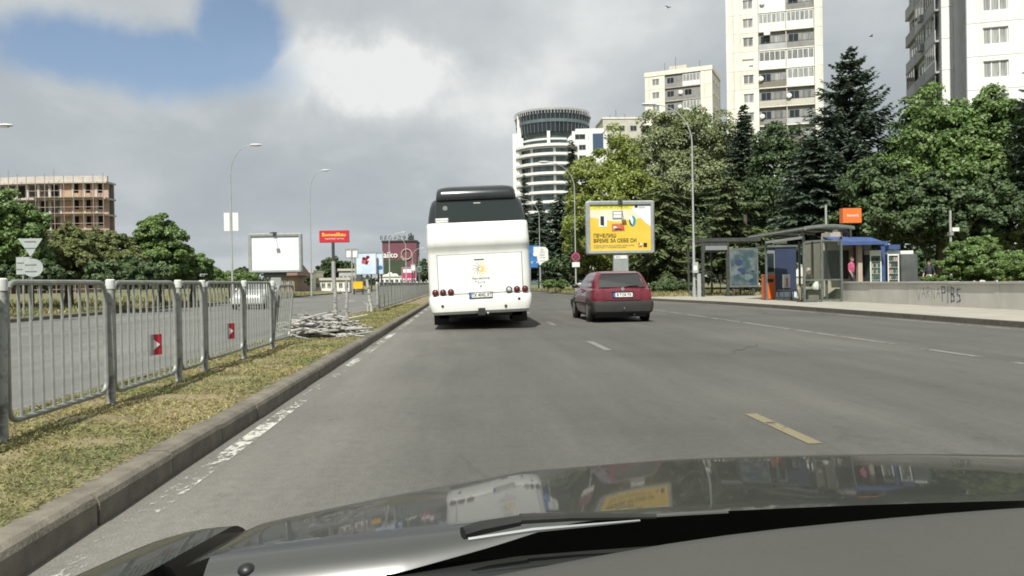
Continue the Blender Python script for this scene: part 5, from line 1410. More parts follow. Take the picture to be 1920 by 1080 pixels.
# ------------------------------------------------------------------ people: one continuous skin from tapered capsules
def person(label, loc, rz, joints, tops):
    "joints: list of (tag, p0, r0, p1, r1); surface by voxel remesh, then coloured by the nearest limb"
    m = MB()
    for tag, a, ra, b, rb in joints:
        a, b = Vector(a), Vector(b); L = (b - a).length
        if L < 1e-4: m.ell(a, ra, 12, 8); continue
        d = (b - a) / L
        pts = [a - d * ra * .85, a - d * ra * .5, a, a.lerp(b, .5), b, b + d * rb * .5, b + d * rb * .85]
        m.tube(pts, [ra * .5, ra * .86, ra, (ra + rb) / 2, rb, rb * .86, rb * .5], 10)
    me = m.mesh('tmp', 'skin'); o = put('tmp', me)
    r = o.modifiers.new('r', 'REMESH'); r.mode = 'VOXEL'; r.voxel_size = .0105
    s = o.modifiers.new('s', 'SMOOTH'); s.iterations = 3; s.factor = .5
    me2 = bpy.data.meshes.new_from_object(o.evaluated_get(bpy.context.evaluated_depsgraph_get()))
    bpy.data.objects.remove(o); me2.name = 'person'
    me2.shade_smooth()
    me2.materials.clear(); keys = list(tops.keys())
    for k_ in keys: me2.materials.append(MATS[tops[k_]])
    n_ = len(me2.polygons); C = np.empty(n_ * 3, np.float32); me2.polygons.foreach_get('center', C); C = C.reshape(-1, 3)
    best = np.full(n_, 1e9); idx = np.zeros(n_, np.int32)
    for tag, a, ra, b, rb in joints:
        a, b = np.array(a, np.float32), np.array(b, np.float32); ab = b - a; l2 = max(1e-8, float(ab @ ab))
        t_ = np.clip(((C - a) @ ab) / l2, 0, 1); d_ = np.linalg.norm(C - (a + t_[:, None] * ab), axis=1) - (ra + (rb - ra) * t_)
        q = d_ < best; best[q] = d_[q]; idx[q] = keys.index(tag)
    me2.polygons.foreach_set('material_index', idx); me2.update()
    return put('person', me2, None, loc, rz, label=label, cat='person')
def hand(J, p, d, up_, tag='skin', k=1.0):
    "palm, four fingers of different length and a thumb from its side"
    p, d, up_ = Vector(p), Vector(d).normalized(), Vector(up_).normalized(); sd = d.cross(up_).normalized(); up_ = sd.cross(d)
    J.append((tag, p, .026, p + d * .07, .030))
    for i, (o_, ln) in enumerate(((-.028, .075), (-.009, .085), (.010, .08), (.028, .062))):
        q = p + d * .085 + sd * o_; kn = q + d * ln * .5 - up_ * .006
        J.append((tag, q, .0095, kn, .0088)); J.append((tag, kn, .0088, kn + (d * .7 - up_ * .7) * ln * .5, .0078))
    q = p + d * .02 - sd * .028; J.append((tag, q, .011, q + (d * .7 - sd * .8) * .05, .0095)); 
    J.append((tag, q + (d * .7 - sd * .8) * .05, .0095, q + (d * .7 - sd * .8) * .05 + d * .03 - up_ * .008, .008))
def head(J, c, f_, hair, bald=False):
    "c = centre of the skull, f_ = direction the face looks"
    c, f_ = Vector(c), Vector(f_).normalized(); u_ = Vector((0, 0, 1)); s_ = f_.cross(u_).normalized(); u_ = s_.cross(f_)
    J.append(('skin', c - u_ * .02 + f_ * .012, .082, c - u_ * .07 + f_ * .028, .058))
    J.append((hair, c + u_ * .028 - f_ * .02, .090, c + u_ * .03 - f_ * .035, .088))
    J.append(('skin', c + f_ * .078 - u_ * .005, .014, c + f_ * .098 - u_ * .038, .016))          # nose
    J.append(('skin', c + f_ * .07 - u_ * .075, .022, c + f_ * .072 - u_ * .10, .024))           # mouth and chin
    for e_ in (-1, 1):
        J.append(('skin', c + s_ * e_ * .086 - u_ * .005, .017, c + s_ * e_ * .088 - u_ * .04, .013))   # ears
        J.append((hair, c + f_ * .080 + s_ * e_ * .032 + u_ * .022, .010, c + f_ * .076 + s_ * e_ * .05 + u_ * .020, .008))  # brows over the eyes
# seated man: faces -x (the road); local origin at the ground under his hips
J = []
J.append(('trousers', (.02, 0, .56), .135, (.02, 0, .64), .14))
J.append(('top', (.02, 0, .70), .145, (-.01, 0, .90), .165)); J.append(('top', (-.01, .0, .90), .165, (-.03, 0, 1.04), .13))
J.append(('top', (-.03, -.15, 1.02), .075, (-.03, .15, 1.02), .075))
J.append(('skin', (-.04, 0, 1.08), .055, (-.06, 0, 1.18), .05))
head(J, (-.085, 0, 1.28), (-1, .1, -.18), 'hair')
for s_ in (-1, 1):
    J.append(('trousers', (.0, s_ * .09, .56), .095, (-.44, s_ * .13, .54), .068))
    J.append(('trousers', (-.44, s_ * .13, .54), .066, (-.40 + .06 * s_, s_ * .13, .12), .045))
    J.append(('shoe', (-.39 + .06 * s_, s_ * .13, .055), .045, (-.55 + .06 * s_, s_ * .15, .035), .036))
    J.append(('top', (-.03, s_ * .19, 1.0), .062, (-.07, s_ * .24, .76), .052))
    J.append(('top', (-.07, s_ * .24, .76), .050, (-.30, s_ * .15, .67), .038))
    hand(J, (-.31, s_ * .15, .665), (-1, -s_ * .25, -.12), (0, 0, 1))
person('grey-haired man in a dark jacket and pale trousers sitting in the bus shelter', (14.24, 32.05, PZ), 0.0, J,
       {'skin': 'skin', 'hair': 'hair_grey', 'top': 'jacket', 'trousers': 'trousers', 'shoe': 'shoe'})
def standing(label, loc, rz, tops, stride=.12, arm=.1):
    J = []                                   # faces -y
    J.append(('trousers', (0, 0, .92), .125, (0, 0, 1.0), .13))
    J.append(('top', (0, 0, 1.05), .125, (0, 0, 1.25), .145)); J.append(('top', (0, 0, 1.25), .145, (0, .01, 1.38), .115))
    J.append(('top', (-.15, .01, 1.40), .062, (.15, .01, 1.40), .062)); J.append(('skin', (0, .01, 1.45), .048, (0, 0, 1.53), .046))
    head(J, (0, -.01, 1.63), (0, -1, -.1), 'hair')
    for s_ in (-1, 1):
        fy_ = -stride * s_
        J.append(('trousers', (s_ * .085, 0, .90), .092, (s_ * .095, fy_ * .7 - .02, .49), .062)); J.append(('trousers', (s_ * .095, fy_ * .7 - .02, .49), .060, (s_ * .10, fy_ + .02, .11), .042))
        J.append(('shoe', (s_ * .10, fy_ + .03, .05), .042, (s_ * .12, fy_ - .13, .035), .034))
        J.append(('top', (s_ * .19, .01, 1.38), .056, (s_ * .24, .03 + arm * s_ * .4, 1.12), .046)); J.append(('skin', (s_ * .24, .03 + arm * s_ * .4, 1.12), .042, (s_ * .25, -.06 + arm * s_, .90), .032))
        hand(J, (s_ * .25, -.06 + arm * s_, .89), (0, -.15, -1), (s_, 0, 0))
    return person(label, loc, rz, J, tops)
a = at(1597, 520, 36.4)
standing('person in a pink top standing at the kiosk behind the low wall', (a.x, 36.4, .30), .6, {'skin': 'skin', 'hair': 'hair_dark', 'top': 'cloth_pink', 'trousers': 'cloth_navy', 'shoe': 'shoe'})
a = at(1742, 515, 40)
standing('person in white trousers and dark top walking among the trees behind the wall', (a.x, 40, .115), -.8, {'skin': 'skin', 'hair': 'hair_dark', 'top': 'cloth_navy', 'trousers': 'cloth_white', 'shoe': 'shoe'}, .2)

# ------------------------------------------------------------------ litter bin, booth, second shelter
bi = gnd(1441, 562, PZ)
t = thing('litter_bin', 'tall orange litter bin on the pavement in front of the blue booth', 'litter bin', (bi.x, bi.y, PZ))
MB().loft([[(a_, b_, z_) for a_, b_ in rrect(-w_, w_, -w_ * .9, w_ * .9, .03, 2)] for z_, w_ in ((.03, .245), (.06, .25), (1.05, .25), (1.10, .24))]).build('body', 'orange', t)
MB().loft([[(a_, b_, z_) for a_, b_ in rrect(-w_, w_, -w_ * .9, w_ * .9, .03, 2)] for z_, w_ in ((1.10, .26), (1.14, .262), (1.17, .2))]).build('lid', 'bill_red', t)
MB().box(-.15, .15, -.235, -.2, .80, .96).build('slot', 'black', t); MB().box(-.2, .2, -.18, .18, 0, .03).build('foot', 'dark_metal', t)
MB().box(.10, .13, -.236, -.22, .12, .75).build('door_edge', 'bill_red', t)
bo = thing('blue_booth', 'dark blue ticket booth with a grey door between the two bus shelters', 'booth', (15.75, 38.4, PZ))
MB().box(-.42, .62, 0, 1.1, .05, 2.5).build('cabin', 'blue_booth', bo); MB().box(-.95, .68, -.06, 1.16, 2.5, 2.6).build('roof', 'frame_green', bo)
MB().box(-.92, -.44, .02, .08, .1, 2.35).build('door', 'grey_print', bo); MB().box(-.86, -.5, .0, .02, 1.3, 2.2).build('door_pane', 'dark_glass', bo)
MB().box(-.42, .62, -.01, .0, .05, .3).build('kick_plate', 'sky_print', bo)
pa = thing('paper_stand', 'small white newspaper stand leaning at the end of the bench', 'stand', (14.42, 34.9, PZ))
MB().box(-.16, .16, -.05, .05, .55, 1.15).build('rack', 'white', pa); MB().box(-.03, .03, -.058, -.05, .6, 1.0).build('red_stripe', 'red_sign', pa)
for dx in (-.13, .13): MB().tube([(dx, 0, 0), (dx, 0, .56)], .015, 6).build('leg', 'galv', pa)
s2 = thing('dark_shelter', 'dark steel bus shelter farther along the pavement with a lit-poster end panel', 'bus shelter', (0, 44.5, PZ))
xa, xb, xc = at(1318, 500, 44.5).x, at(1364, 500, 44.5).x, at(1421, 500, 44.5).x
for x_ in (xa, xb): MB().box(x_ - .07, x_ + .07, -.07, .07, 0, 3.1).build('post', 'dark_metal', s2)
MB().box(xa - .07, xb + 1.9, -.1, 3.0, 3.1, 3.3).build('roof', 'dark_metal', s2); MB().box(xa + .12, xb - .05, -.14, -.1, 2.62, 2.86).build('name_board', 'grey_print', s2)
MB().box(xa + .07, xb - .07, -.05, .05, 2.5, 3.1).build('header', 'dark_metal', s2)
for x_ in (xa, xb, xc): MB().box(x_ - .05, x_ + .05, 2.85, 2.95, 0, 3.1).build('post', 'dark_metal', s2)
MB().tube([(xa + .3, 1.5, 1.2 + .9 * math.sin(PI * k / 12)) if False else (xa + .25 + 1.1 * k / 12, 1.5, .9 + .55 * math.sin(PI * k / 12)) for k in range(13)], .02, 6).build('lean_rail', 'galv', s2)
cl = MB().box(xb + .08, xc - .02, -.12, .12, .50, 2.72).build('poster_case', 'frame_green', s2)
MB().box(xb + .16, xc - .10, -.128, -.118, .62, 2.6).build('poster', 'poster_dark', cl)
random.seed(9)
for k in range(9):
    MB().ell((random.uniform(xb + .35, xc - .3), -.13, random.uniform(.8, 2.3)), (random.uniform(.12, .28), .006, random.uniform(.06, .2)), 9, 5).build('poster_patch', random.choice(['blue_booth', 'fridge_green', 'poster_dark', 'teal_glass']), cl)
for x_ in (xb + .3, xc - .3): MB().box(x_ - .05, x_ + .05, -.06, .06, 0, .5).build('case_leg', 'dark_metal', s2)
tp = gnd(1351, 554, PZ)
t = thing('marker_post', 'thin dark post with a small plate standing in a tree pit by the dark shelter', 'post', tp)
MB().tube([(0, 0, 0), (0, 0, 1.15)], .03, 8).build('pole', 'dark_metal', t); MB().box(-.09, .09, -.045, -.03, .95, 1.25).build('plate', 'grey_print', t)
MB().box(-.6, .6, -.4, .4, .002, .02).build('tree_pit', 'roof_tile', t)
bx = gnd(1310, 557, PZ)
t = thing('junction_box', 'small grey box with stickers strapped to the foot of the tall lamp', 'box', (L1.x, L1.y - .16, PZ))
MB().box(-.13, .17, -.1, .05, 1.35, 1.95).build('case', 'sign_back', t); MB().box(-.1, .1, -.105, -.1, 1.5, 1.75).build('sticker', 'white', t)
MB().box(.12, .32, -.06, .06, .0, 1.3).build('conduit', 'lamp_metal', t)

# ------------------------------------------------------------------ kiosk behind the wall
KY = 37.5
def X_(px, Y=KY): return at(px, 500, Y).x
ki = thing('street_kiosk', 'street kiosk with a blue awning behind the low wall', 'kiosk', (0, KY, .115))
MB().box(X_(1560), X_(1650), .9, 3.2, 0, 2.85).build('cabin', 'beige', ki)
MB().box(X_(1560), X_(1608), .86, .9, .9, 2.3).build('hatch_dark', 'dark_inside', ki)  # dark panel painted for the shade inside the serving hatch
MB().box(X_(1609), X_(1617), .0, .2, 0, 2.7).build('pillar', 'beige', ki); MB().box(X_(1618), X_(1629), .5, .9, 0, 2.5).build('side_panel', 'wine', ki)
MB().hexa([(X_(1560), -.6, 2.62), (X_(1652), -.6, 2.52), (X_(1652), .95, 2.78), (X_(1560), .95, 2.88), (X_(1560), -.6, 2.70), (X_(1652), -.6, 2.58), (X_(1652), .95, 2.93), (X_(1560), .95, 3.0)]).build('awning', 'blue_awning', ki)
MB().box(X_(1560), X_(1652), -.64, -.6, 2.50, 2.66).build('valance', 'blue_awning', ki)
MB().box(X_(1654), X_(1662), .1, .4, 0, 2.45).build('blue_column', 'blue_awning', ki)
MB().box(X_(1663), X_(1684), -.2, .6, 2.28, 2.5).build('blue_fascia', 'blue_awning', ki)
MB().hexa([(X_(1575), 1.0, 2.88), (X_(1600), 1.0, 2.88), (X_(1600), 2, 2.88), (X_(1575), 2, 2.88), (X_(1576), 1.0, 3.22), (X_(1598), 1.0, 3.22), (X_(1598), 2, 3.22), (X_(1576), 2, 3.22)]).build('roof_box', 'beige', ki)
MB().ell(((X_(1605)), 1.6, 3.15), (.42, .5, .3), 10, 6).build('roof_cover', 'tarp', ki, True)
def fridge(px0, px1, label, mt, lean):
    x0, x1 = X_(px0), X_(px1)
    t = thing('drinks_fridge', label, 'fridge', ((x0 + x1) / 2, KY, .115)); w_ = (x1 - x0) / 2
    MB().box(-w_, w_, .0, .6, .1, 2.05).build('case', mt, t)
    fr = MB()
    for b_ in ((-w_, -w_ + .05, .1, 2.05), (w_ - .05, w_, .1, 2.05), (-w_ + .05, w_ - .05, 1.98, 2.05), (-w_ + .05, w_ - .05, .1, .2)): fr.box(b_[0], b_[1], -.04, -.002, b_[2], b_[3])
    fr.build('door_frame', 'white', t)
    for k in range(5):
        s_ = MB().box(-w_ + .05, w_ - .05, -.03, .0, .5 + .3 * k, .53 + .3 * k).build('shelf', 'white', t)
        for j in range(4):
            MB().tube([(-w_ + .12 + j * (2 * w_ - .24) / 3, -.02, .53 + .3 * k), (-w_ + .12 + j * (2 * w_ - .24) / 3, -.02, .70 + .3 * k)], .045, 6).build('bottle', random.choice(['fridge_green', 'fridge_green', 'grey_print', 'dark_metal', 'beige']), s_)
    MB().box(-w_, w_, -.03, .6, 2.05, 2.25).build('header', 'white' if mt == 'fridge_green' else 'sky_print', t)
fridge(1631, 1652, 'drinks fridge with a green interior beside the kiosk pillar', 'fridge_green', 0)
fridge(1664, 1685, 'white framed display fridge at the end of the kiosk by the grey cover', 'dark_metal', 0)
t = thing('covered_stall', 'market stall wrapped in a dark grey tarpaulin next to the display fridge', 'stall', (X_(1706), KY, .115))
w_ = X_(1722) - X_(1706)
MB().loft([[(a_ * s_, .5 + b_ * s_, z_) for a_, b_ in rrect(-w_, w_, -.5, .5, .08, 3)] for z_, s_ in ((0.02, 1.03), (.6, .99), (1.3, 1.01), (1.95, .99), (2.05, .9))]).build('tarpaulin', 'tarp', t, True)
MB().box(-w_ * .8, w_ * .7, .2, .8, 2.05, 2.22).build('top_parcel', 'white', t)
a, b = at(1577, 391, 38.2), at(1612, 418, 38.2)
t = thing('orange_box_sign', 'orange box sign with white lettering above the kiosk roof', 'sign', ((a.x + b.x) / 2, 38.2, .115)); w_ = (b.x - a.x) / 2
MB().box(-w_, w_, -.18, .18, b.z - .115, a.z - .115).build('sign_box', 'orange_sign', t)
lettering('fornetti', .19, 'white_print', t, (.03, -.185, (a.z + b.z) / 2 - .115))
MB().tube([(.0, 0, 2.85), (0, 0, b.z - .1)], .05, 6).build('stem', 'dark_metal', t)
MB().box(-w_ - .006, -w_ + .004, -.17, .17, b.z - .1, a.z - .13).build('side_face', 'pink_print', t) if False else None
p = at(1783, 500, 33.5)
t = thing('pole_with_floodlight', 'thin grey pole with a small floodlight behind the round bushes', 'pole', (p.x, 33.5, .62))
MB().tube([(0, 0, 0), (0, 0, at(1783, 395, 33.5).z - .62)], .05, 8).build('pole', 'lamp_metal', t)
zz_ = at(1783, 433, 33.5).z - .62
MB().box(.02, .32, -.12, .06, zz_ - .02, zz_ + .14).build('floodlight', 'white', t); MB().box(-.08, .08, -.1, .1, zz_ - .2, zz_ - .05).build('bracket', 'galv', t)
p = at(1550, 500, 39.5)
t = thing('thin_pole', 'thin pale pole rising behind the curved shelter roof', 'pole', (p.x, 39.5, .115))
MB().tube([(0, 0, 0), (0, 0, at(1550, 389, 39.5).z)], .055, 8).build('pole', 'lamp_metal', t)
MB().box(-.1, .1, -.12, -.05, 1.8, 2.3).build('plate', 'white', t)
# birds high in front of the clouds
for i, (px, py, lb) in enumerate(((1253, 14, 'small bird gliding high above the round tower'), (1634, 68, 'small bird flying above the tall spruce'))):
    q = at(px, py, 90)
    b_ = MB(); b_.ell((0, 0, 0), (.07, .2, .06), 8, 6)
    t = thing('bird', lb, 'bird', q, rz=.5 + i, group='birds in the sky'); b_.build('body', 'bird', t, True)
    for s_ in (-1, 1):
        MB().poly([(s_ * .04, -.08, .02), (s_ * .30, -.02, .16), (s_ * .52, .10, .06), (s_ * .28, .08, .13), (s_ * .04, .08, .02)], (0, 0, .012)).build('wing', 'bird', t)

# ------------------------------------------------------------------ trees and bushes
rng = np.random.default_rng(17)
def leaf_cloud(name, C, R, per, size, mt, parent, centre, up_bias=.35, flat=.75, **tg):
    "leaves spread over clumps with centres C and radii R"
    k_ = 1.15 if 'dark' in mt else 1.9
    per = int(per * k_); size = size * (.80 if 'dark' in mt else .64)
    n = len(C) * per
    c = np.repeat(C, per, 0); r = np.repeat(R, per)[:, None]
    d = rng.normal(size=(n, 3)); d /= np.linalg.norm(d, axis=1, keepdims=True)
    out = c - centre; out /= (np.linalg.norm(out, axis=1, keepdims=True) + 1e-6)
    d = d + out * .55 + np.array([0, 0, up_bias]); d /= np.linalg.norm(d, axis=1, keepdims=True)
    rad = (.45 + .6 * rng.random(n) ** .6)[:, None]
    P = c + d * r * rad * np.array([1, 1, flat])
    nrm = d + rng.normal(size=(n, 3)) * .55 + np.array([0, 0, .25])
    nrm /= np.linalg.norm(nrm, axis=1, keepdims=True)
    t = np.cross(nrm, rng.normal(size=(n, 3))); t[:, 2] -= .25 * np.abs(t[:, 2]); t /= (np.linalg.norm(t, axis=1, keepdims=True) + 1e-9)
    s = size * (.6 + .8 * rng.random(n))
    return leaf_object(name, P - t * s[:, None] * .5, t, s, s * .36, mt, parent, up=nrm, **tg)
def broadleaf(label, px, ytop, Y, halfw_px, ybot, mt, gz=.11, clumps=150, per=75, leaf=.30, trunk_r=.2, name='broadleaf_tree', group=None, cat='tree', depth=1.0, bark='bark', seed=1, rough=.22, stems=5):
    global rng
    rng = np.random.default_rng(seed); clumps = int(clumps * 1.35); rough += .08
    b = at(px, 530, Y); b.z = gz
    zt = at(px, ytop, Y).z - gz; zb = max(.1, at(px, ybot, Y).z - gz); rxy = halfw_px * Y / FOC
    t = thing(name, label, cat, b, group=group)
    cz, rz_ = (zt + zb) / 2, (zt - zb) / 2
    u = rng.normal(size=(clumps, 3)); u /= np.linalg.norm(u, axis=1, keepdims=True)
    ph = rng.random(6) * 6.28
    az = np.arctan2(u[:, 1], u[:, 0])
    bumpy = 1 + rough * (np.sin(3 * az + ph[0] + 2 * u[:, 2]) * .5 + np.sin(5 * az + ph[1] - 3 * u[:, 2]) * .35 + np.sin(7 * u[:, 2] + ph[2] + az) * .4)
    f = (.50 + .42 * rng.random(clumps) ** .5) * bumpy
    C = np.stack([u[:, 0] * rxy * f, u[:, 1] * rxy * depth * f, cz + u[:, 2] * rz_ * f], 1)
    wide = 1 - .25 * np.clip((C[:, 2] - cz) / rz_, -.2, 1)
    C[:, 0] *= wide; C[:, 1] *= wide
    R = (.11 + .13 * rng.random(clumps)) * (rxy * .5 + rz_ * .5)
    leaf_cloud('crown', C, R, per, leaf, mt, t, np.array([0, 0, cz - rz_ * .3]))
    if stems:
        h0 = max(.4, zb + rz_ * .25)
        MB().tube([(0, 0, -.2), (.02, .02, h0 * .3), (.05, -.03, h0 * .7), (.0, .0, h0), (.04, .02, cz)], [trunk_r * 1.3, trunk_r, trunk_r * .85, trunk_r * .75, trunk_r * .35], 9).build('trunk', bark, t, True)
        order = np.argsort(-R)[:stems]
        for k in order:
            e_ = Vector(C[k]); s_ = Vector((0, 0, h0 * (.75 + .25 * rng.random())))
            mid = s_.lerp(e_, .5) + Vector((0, 0, -.15 * rz_ * .3))
            MB().tube([s_, mid, e_], [trunk_r * .45, trunk_r * .3, trunk_r * .08], 6).build('limb', bark, t, True)
    return t
def conifer(label, px, ytop, Y, halfw_px, ybot, mt, gz=.11, whorls=34, nb=8, droop=.25, lift=.12, e=.85, twig=1.0, tw_w=.06, trunk_r=.18, seed=1, name='spruce_tree', group=None, ragged=.25, dens=12, cap=None):
    r_ = np.random.default_rng(seed)
    b = at(px, 530, Y); b.z = gz
    H = at(px, ytop, Y).z - gz; zb = max(.3, at(px, ybot, Y).z - gz); Rm = halfw_px * Y / FOC
    t = thing(name, label, 'tree', b, group=group)
    P, D, L, Wd = [], [], [], []
    sh = 1 + .18 * np.sin(np.arange(40) * 1.7 + seed)
    lim = MB()
    for w in range(whorls):
        q = w / (whorls - 1)
        z = zb + (H - zb) * min(1.0, (q ** .92) + r_.normal() * .008) - .02
        prof = (1 - q) ** e if cap is None else min(1.0, ((1 - q) / cap)) ** .7 * (1 - .35 * q)
        k_n = nb if q < .85 else max(4, nb - 3)
        a0 = r_.random() * 6.28
        for k in range(k_n):
            az = a0 + 2 * PI * k / k_n + r_.normal() * .18
            z_b = z + r_.normal() * .028 * (H - zb) * (.4 if name != 'cedar_tree' else 1.0)
            Lb = Rm * prof * (1 - ragged + 2 * ragged * r_.random()) + .10
            dx, dy = math.cos(az), math.sin(az)
            ns = max(4, int(dens * (Lb / Rm) ** .6 + 3))
            s = np.linspace(.10, 1.0, ns)
            zz = z_b - droop * Lb * s ** 1.3 + lift * Lb * s ** 3 + r_.normal() * .03
            bx = np.stack([dx * Lb * s, dy * Lb * s, zz], 1)
            tx = np.array([dx, dy, -droop * .8]); sd = np.array([-dy, dx, 0.0])
            for sg in (-1, 1):
                n = len(s)
                ln = (.30 * Lb * (1.08 - s * .8) + .16) * twig * (.7 + .6 * r_.random(n))
                d = tx[None, :] * .65 + sd[None, :] * sg * .8 + np.stack([r_.normal(size=n) * .18, r_.normal(size=n) * .18, -.18 - .25 * r_.random(n)], 1)
                P.append(bx); D.append(d); L.append(ln); Wd.append(np.full(n, tw_w) * (.7 + .6 * r_.random(n)) + ln * .05)
            # sprays on top and the branch tip
            n = len(s); d = tx[None, :] + np.stack([r_.normal(size=n) * .35, r_.normal(size=n) * .35, .1 + .35 * r_.random(n)], 1)
            P.append(bx); D.append(d); L.append(np.full(n, .22 * twig + .08 * Lb)); Wd.append(np.full(n, tw_w * 1.1))
    P, D, L, Wd = np.concatenate(P), np.concatenate(D), np.concatenate(L), np.concatenate(Wd)
    upn = np.tile(np.array([0, 0, 1.0]), (len(P), 1)) + r_.normal(size=(len(P), 3)) * .35
    leaf_object('crown', P, D, L, Wd, mt, t, up=upn)
    MB().tube([(0, 0, -.2), (0, 0, H * .4), (0, 0, H * .98)], [trunk_r * 1.3, trunk_r * .8, .02], 8).build('trunk', 'bark', t, True)
    return t
GR, GLt = 'trees of the park beside the pavement', 'trees across the road'
# right side, from the coach to the right edge
conifer('dark conifer nearest the coach behind the white direction board', 1012, 372, 108, 34, 520, 'needle', whorls=30, seed=3, e=.5, group=GR, nb=8, tw_w=.10, twig=1.3)
conifer('dark conifer behind the no-stopping sign', 1052, 366, 96, 40, 520, 'needle', whorls=30, seed=4, e=.45, group=GR, nb=8, tw_w=.10, twig=1.3)
conifer('slim dark cypress standing up before the round office tower', 1076, 262, 100, 13, 420, 'needle', whorls=34, seed=5, e=.55, group=GR, nb=7, tw_w=.08, twig=1.0, ragged=.45, name='cypress_tree')
conifer('thin dark treetop beside the coach roof against the office tower', 986, 330, 118, 9, 430, 'needle', whorls=22, seed=6, e=.6, group=GR, nb=6, tw_w=.08, ragged=.5, name='cypress_tree')
broadleaf('yellow-green maple to the left of the grey-green tree, over the yellow billboard', 1152, 262, 72, 82, 520, 'leaf_yellow', clumps=190, per=95, leaf=.36, seed=11, group=GR, name='maple_tree', rough=.3)
broadleaf('tall grey-green broadleaf tree behind the swan-neck lamp', 1292, 205, 78, 118, 430, 'leaf_olive', clumps=260, per=100, leaf=.38, seed=12, group=GR, trunk_r=.3, rough=.2)
broadleaf('low leafy tree with hanging sprays beside the no-stopping sign', 1100, 330, 74, 40, 512, 'leaf_yellow', clumps=90, per=70, leaf=.34, seed=13, group=GR)
conifer('wide cedar with drooping boughs behind the yellow billboard', 1245, 335, 64.5, 100, 515, 'needle_green', whorls=14, nb=8, seed=14, e=.55, droop=.38, lift=.1, tw_w=.085, twig=.75, dens=18, group=GR, name='cedar_tree', ragged=.5)
conifer('wide cedar with layered boughs above the dark bus shelter', 1368, 318, 58, 96, 505, 'needle_green', whorls=13, nb=8, seed=15, e=.5, droop=.32, lift=.16, tw_w=.085, twig=.75, dens=18, group=GR, name='cedar_tree', ragged=.5)
conifer('small pointed spruce before the cream tower', 1399, 195, 66, 34, 330, 'needle', whorls=22, nb=8, seed=16, e=.8, group=GR, tw_w=.06)
broadleaf('dark round tree between the small spruce and the tall spruce', 1468, 232, 60, 74, 470, 'leaf_dark', clumps=190, per=85, leaf=.30, seed=17, group=GR)
conifer('tall blue-green spruce rising above the other park trees', 1598, 93, 52, 104, 430, 'needle', whorls=30, nb=10, seed=18, e=.66, droop=.16, lift=.34, group=GR, tw_w=.075, twig=1.0, dens=18, ragged=.42)
conifer('dark spruce with low boughs behind the curved shelter roof', 1530, 250, 50, 85, 470, 'needle', whorls=24, nb=9, seed=19, e=.5, droop=.3, group=GR, tw_w=.07, dens=15)
broadleaf('big green broadleaf tree in front of the white apartment block', 1762, 178, 48, 112, 440, 'leaf_mid', clumps=260, per=100, leaf=.32, seed=20, group=GR, trunk_r=.28)
broadleaf('green broadleaf tree at the right edge under the white block', 1888, 172, 46, 92, 430, 'leaf_mid', clumps=210, per=90, leaf=.32, seed=21, group=GR, trunk_r=.25)
conifer('dark spruce cut by the right edge of the picture', 1962, 60, 42, 70, 420, 'needle', whorls=30, nb=9, seed=22, e=.7, droop=.2, lift=.2, group=GR, tw_w=.05)
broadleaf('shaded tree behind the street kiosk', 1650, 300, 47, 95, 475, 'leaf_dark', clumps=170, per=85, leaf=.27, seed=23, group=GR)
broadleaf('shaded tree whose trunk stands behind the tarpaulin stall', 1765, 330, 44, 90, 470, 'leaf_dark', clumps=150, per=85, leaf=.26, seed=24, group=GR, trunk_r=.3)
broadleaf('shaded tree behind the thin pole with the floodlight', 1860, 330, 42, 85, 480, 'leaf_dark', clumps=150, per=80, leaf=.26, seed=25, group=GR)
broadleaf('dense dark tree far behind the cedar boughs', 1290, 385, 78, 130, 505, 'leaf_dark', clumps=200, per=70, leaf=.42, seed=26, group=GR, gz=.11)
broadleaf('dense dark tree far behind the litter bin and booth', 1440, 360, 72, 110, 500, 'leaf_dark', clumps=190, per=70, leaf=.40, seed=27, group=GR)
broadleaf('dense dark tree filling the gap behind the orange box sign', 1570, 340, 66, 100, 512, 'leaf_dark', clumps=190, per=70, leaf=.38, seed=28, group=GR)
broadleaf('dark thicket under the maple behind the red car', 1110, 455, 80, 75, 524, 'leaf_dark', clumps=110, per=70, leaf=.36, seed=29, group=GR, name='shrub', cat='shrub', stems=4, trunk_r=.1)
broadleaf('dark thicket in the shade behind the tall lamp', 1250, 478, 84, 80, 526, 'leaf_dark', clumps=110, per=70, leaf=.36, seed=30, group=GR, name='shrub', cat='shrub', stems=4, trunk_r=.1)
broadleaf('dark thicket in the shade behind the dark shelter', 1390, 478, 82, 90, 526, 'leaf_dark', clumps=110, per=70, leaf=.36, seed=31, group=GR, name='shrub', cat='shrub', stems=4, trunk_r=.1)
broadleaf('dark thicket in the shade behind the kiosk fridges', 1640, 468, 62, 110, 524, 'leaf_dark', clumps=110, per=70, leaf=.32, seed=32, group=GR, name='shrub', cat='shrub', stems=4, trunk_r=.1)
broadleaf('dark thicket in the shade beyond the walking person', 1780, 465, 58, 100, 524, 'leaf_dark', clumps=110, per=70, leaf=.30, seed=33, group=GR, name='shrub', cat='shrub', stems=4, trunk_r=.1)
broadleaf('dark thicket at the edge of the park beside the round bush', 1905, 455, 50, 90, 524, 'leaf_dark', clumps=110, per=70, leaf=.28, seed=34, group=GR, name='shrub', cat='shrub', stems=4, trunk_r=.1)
broadleaf('round green bush on the raised bed behind the graffiti', 1832, 446, 28, 60, 528, 'leaf_mid', gz=.66, clumps=150, per=90, leaf=.14, seed=35, name='bush', cat='bush', stems=4, trunk_r=.05, group='bushes on the raised bed')
broadleaf('lower green bush at the right end of the wall', 1905, 476, 26, 42, 530, 'leaf_mid', gz=.66, clumps=110, per=80, leaf=.13, seed=36, name='bush', cat='bush', stems=4, trunk_r=.05, group='bushes on the raised bed')
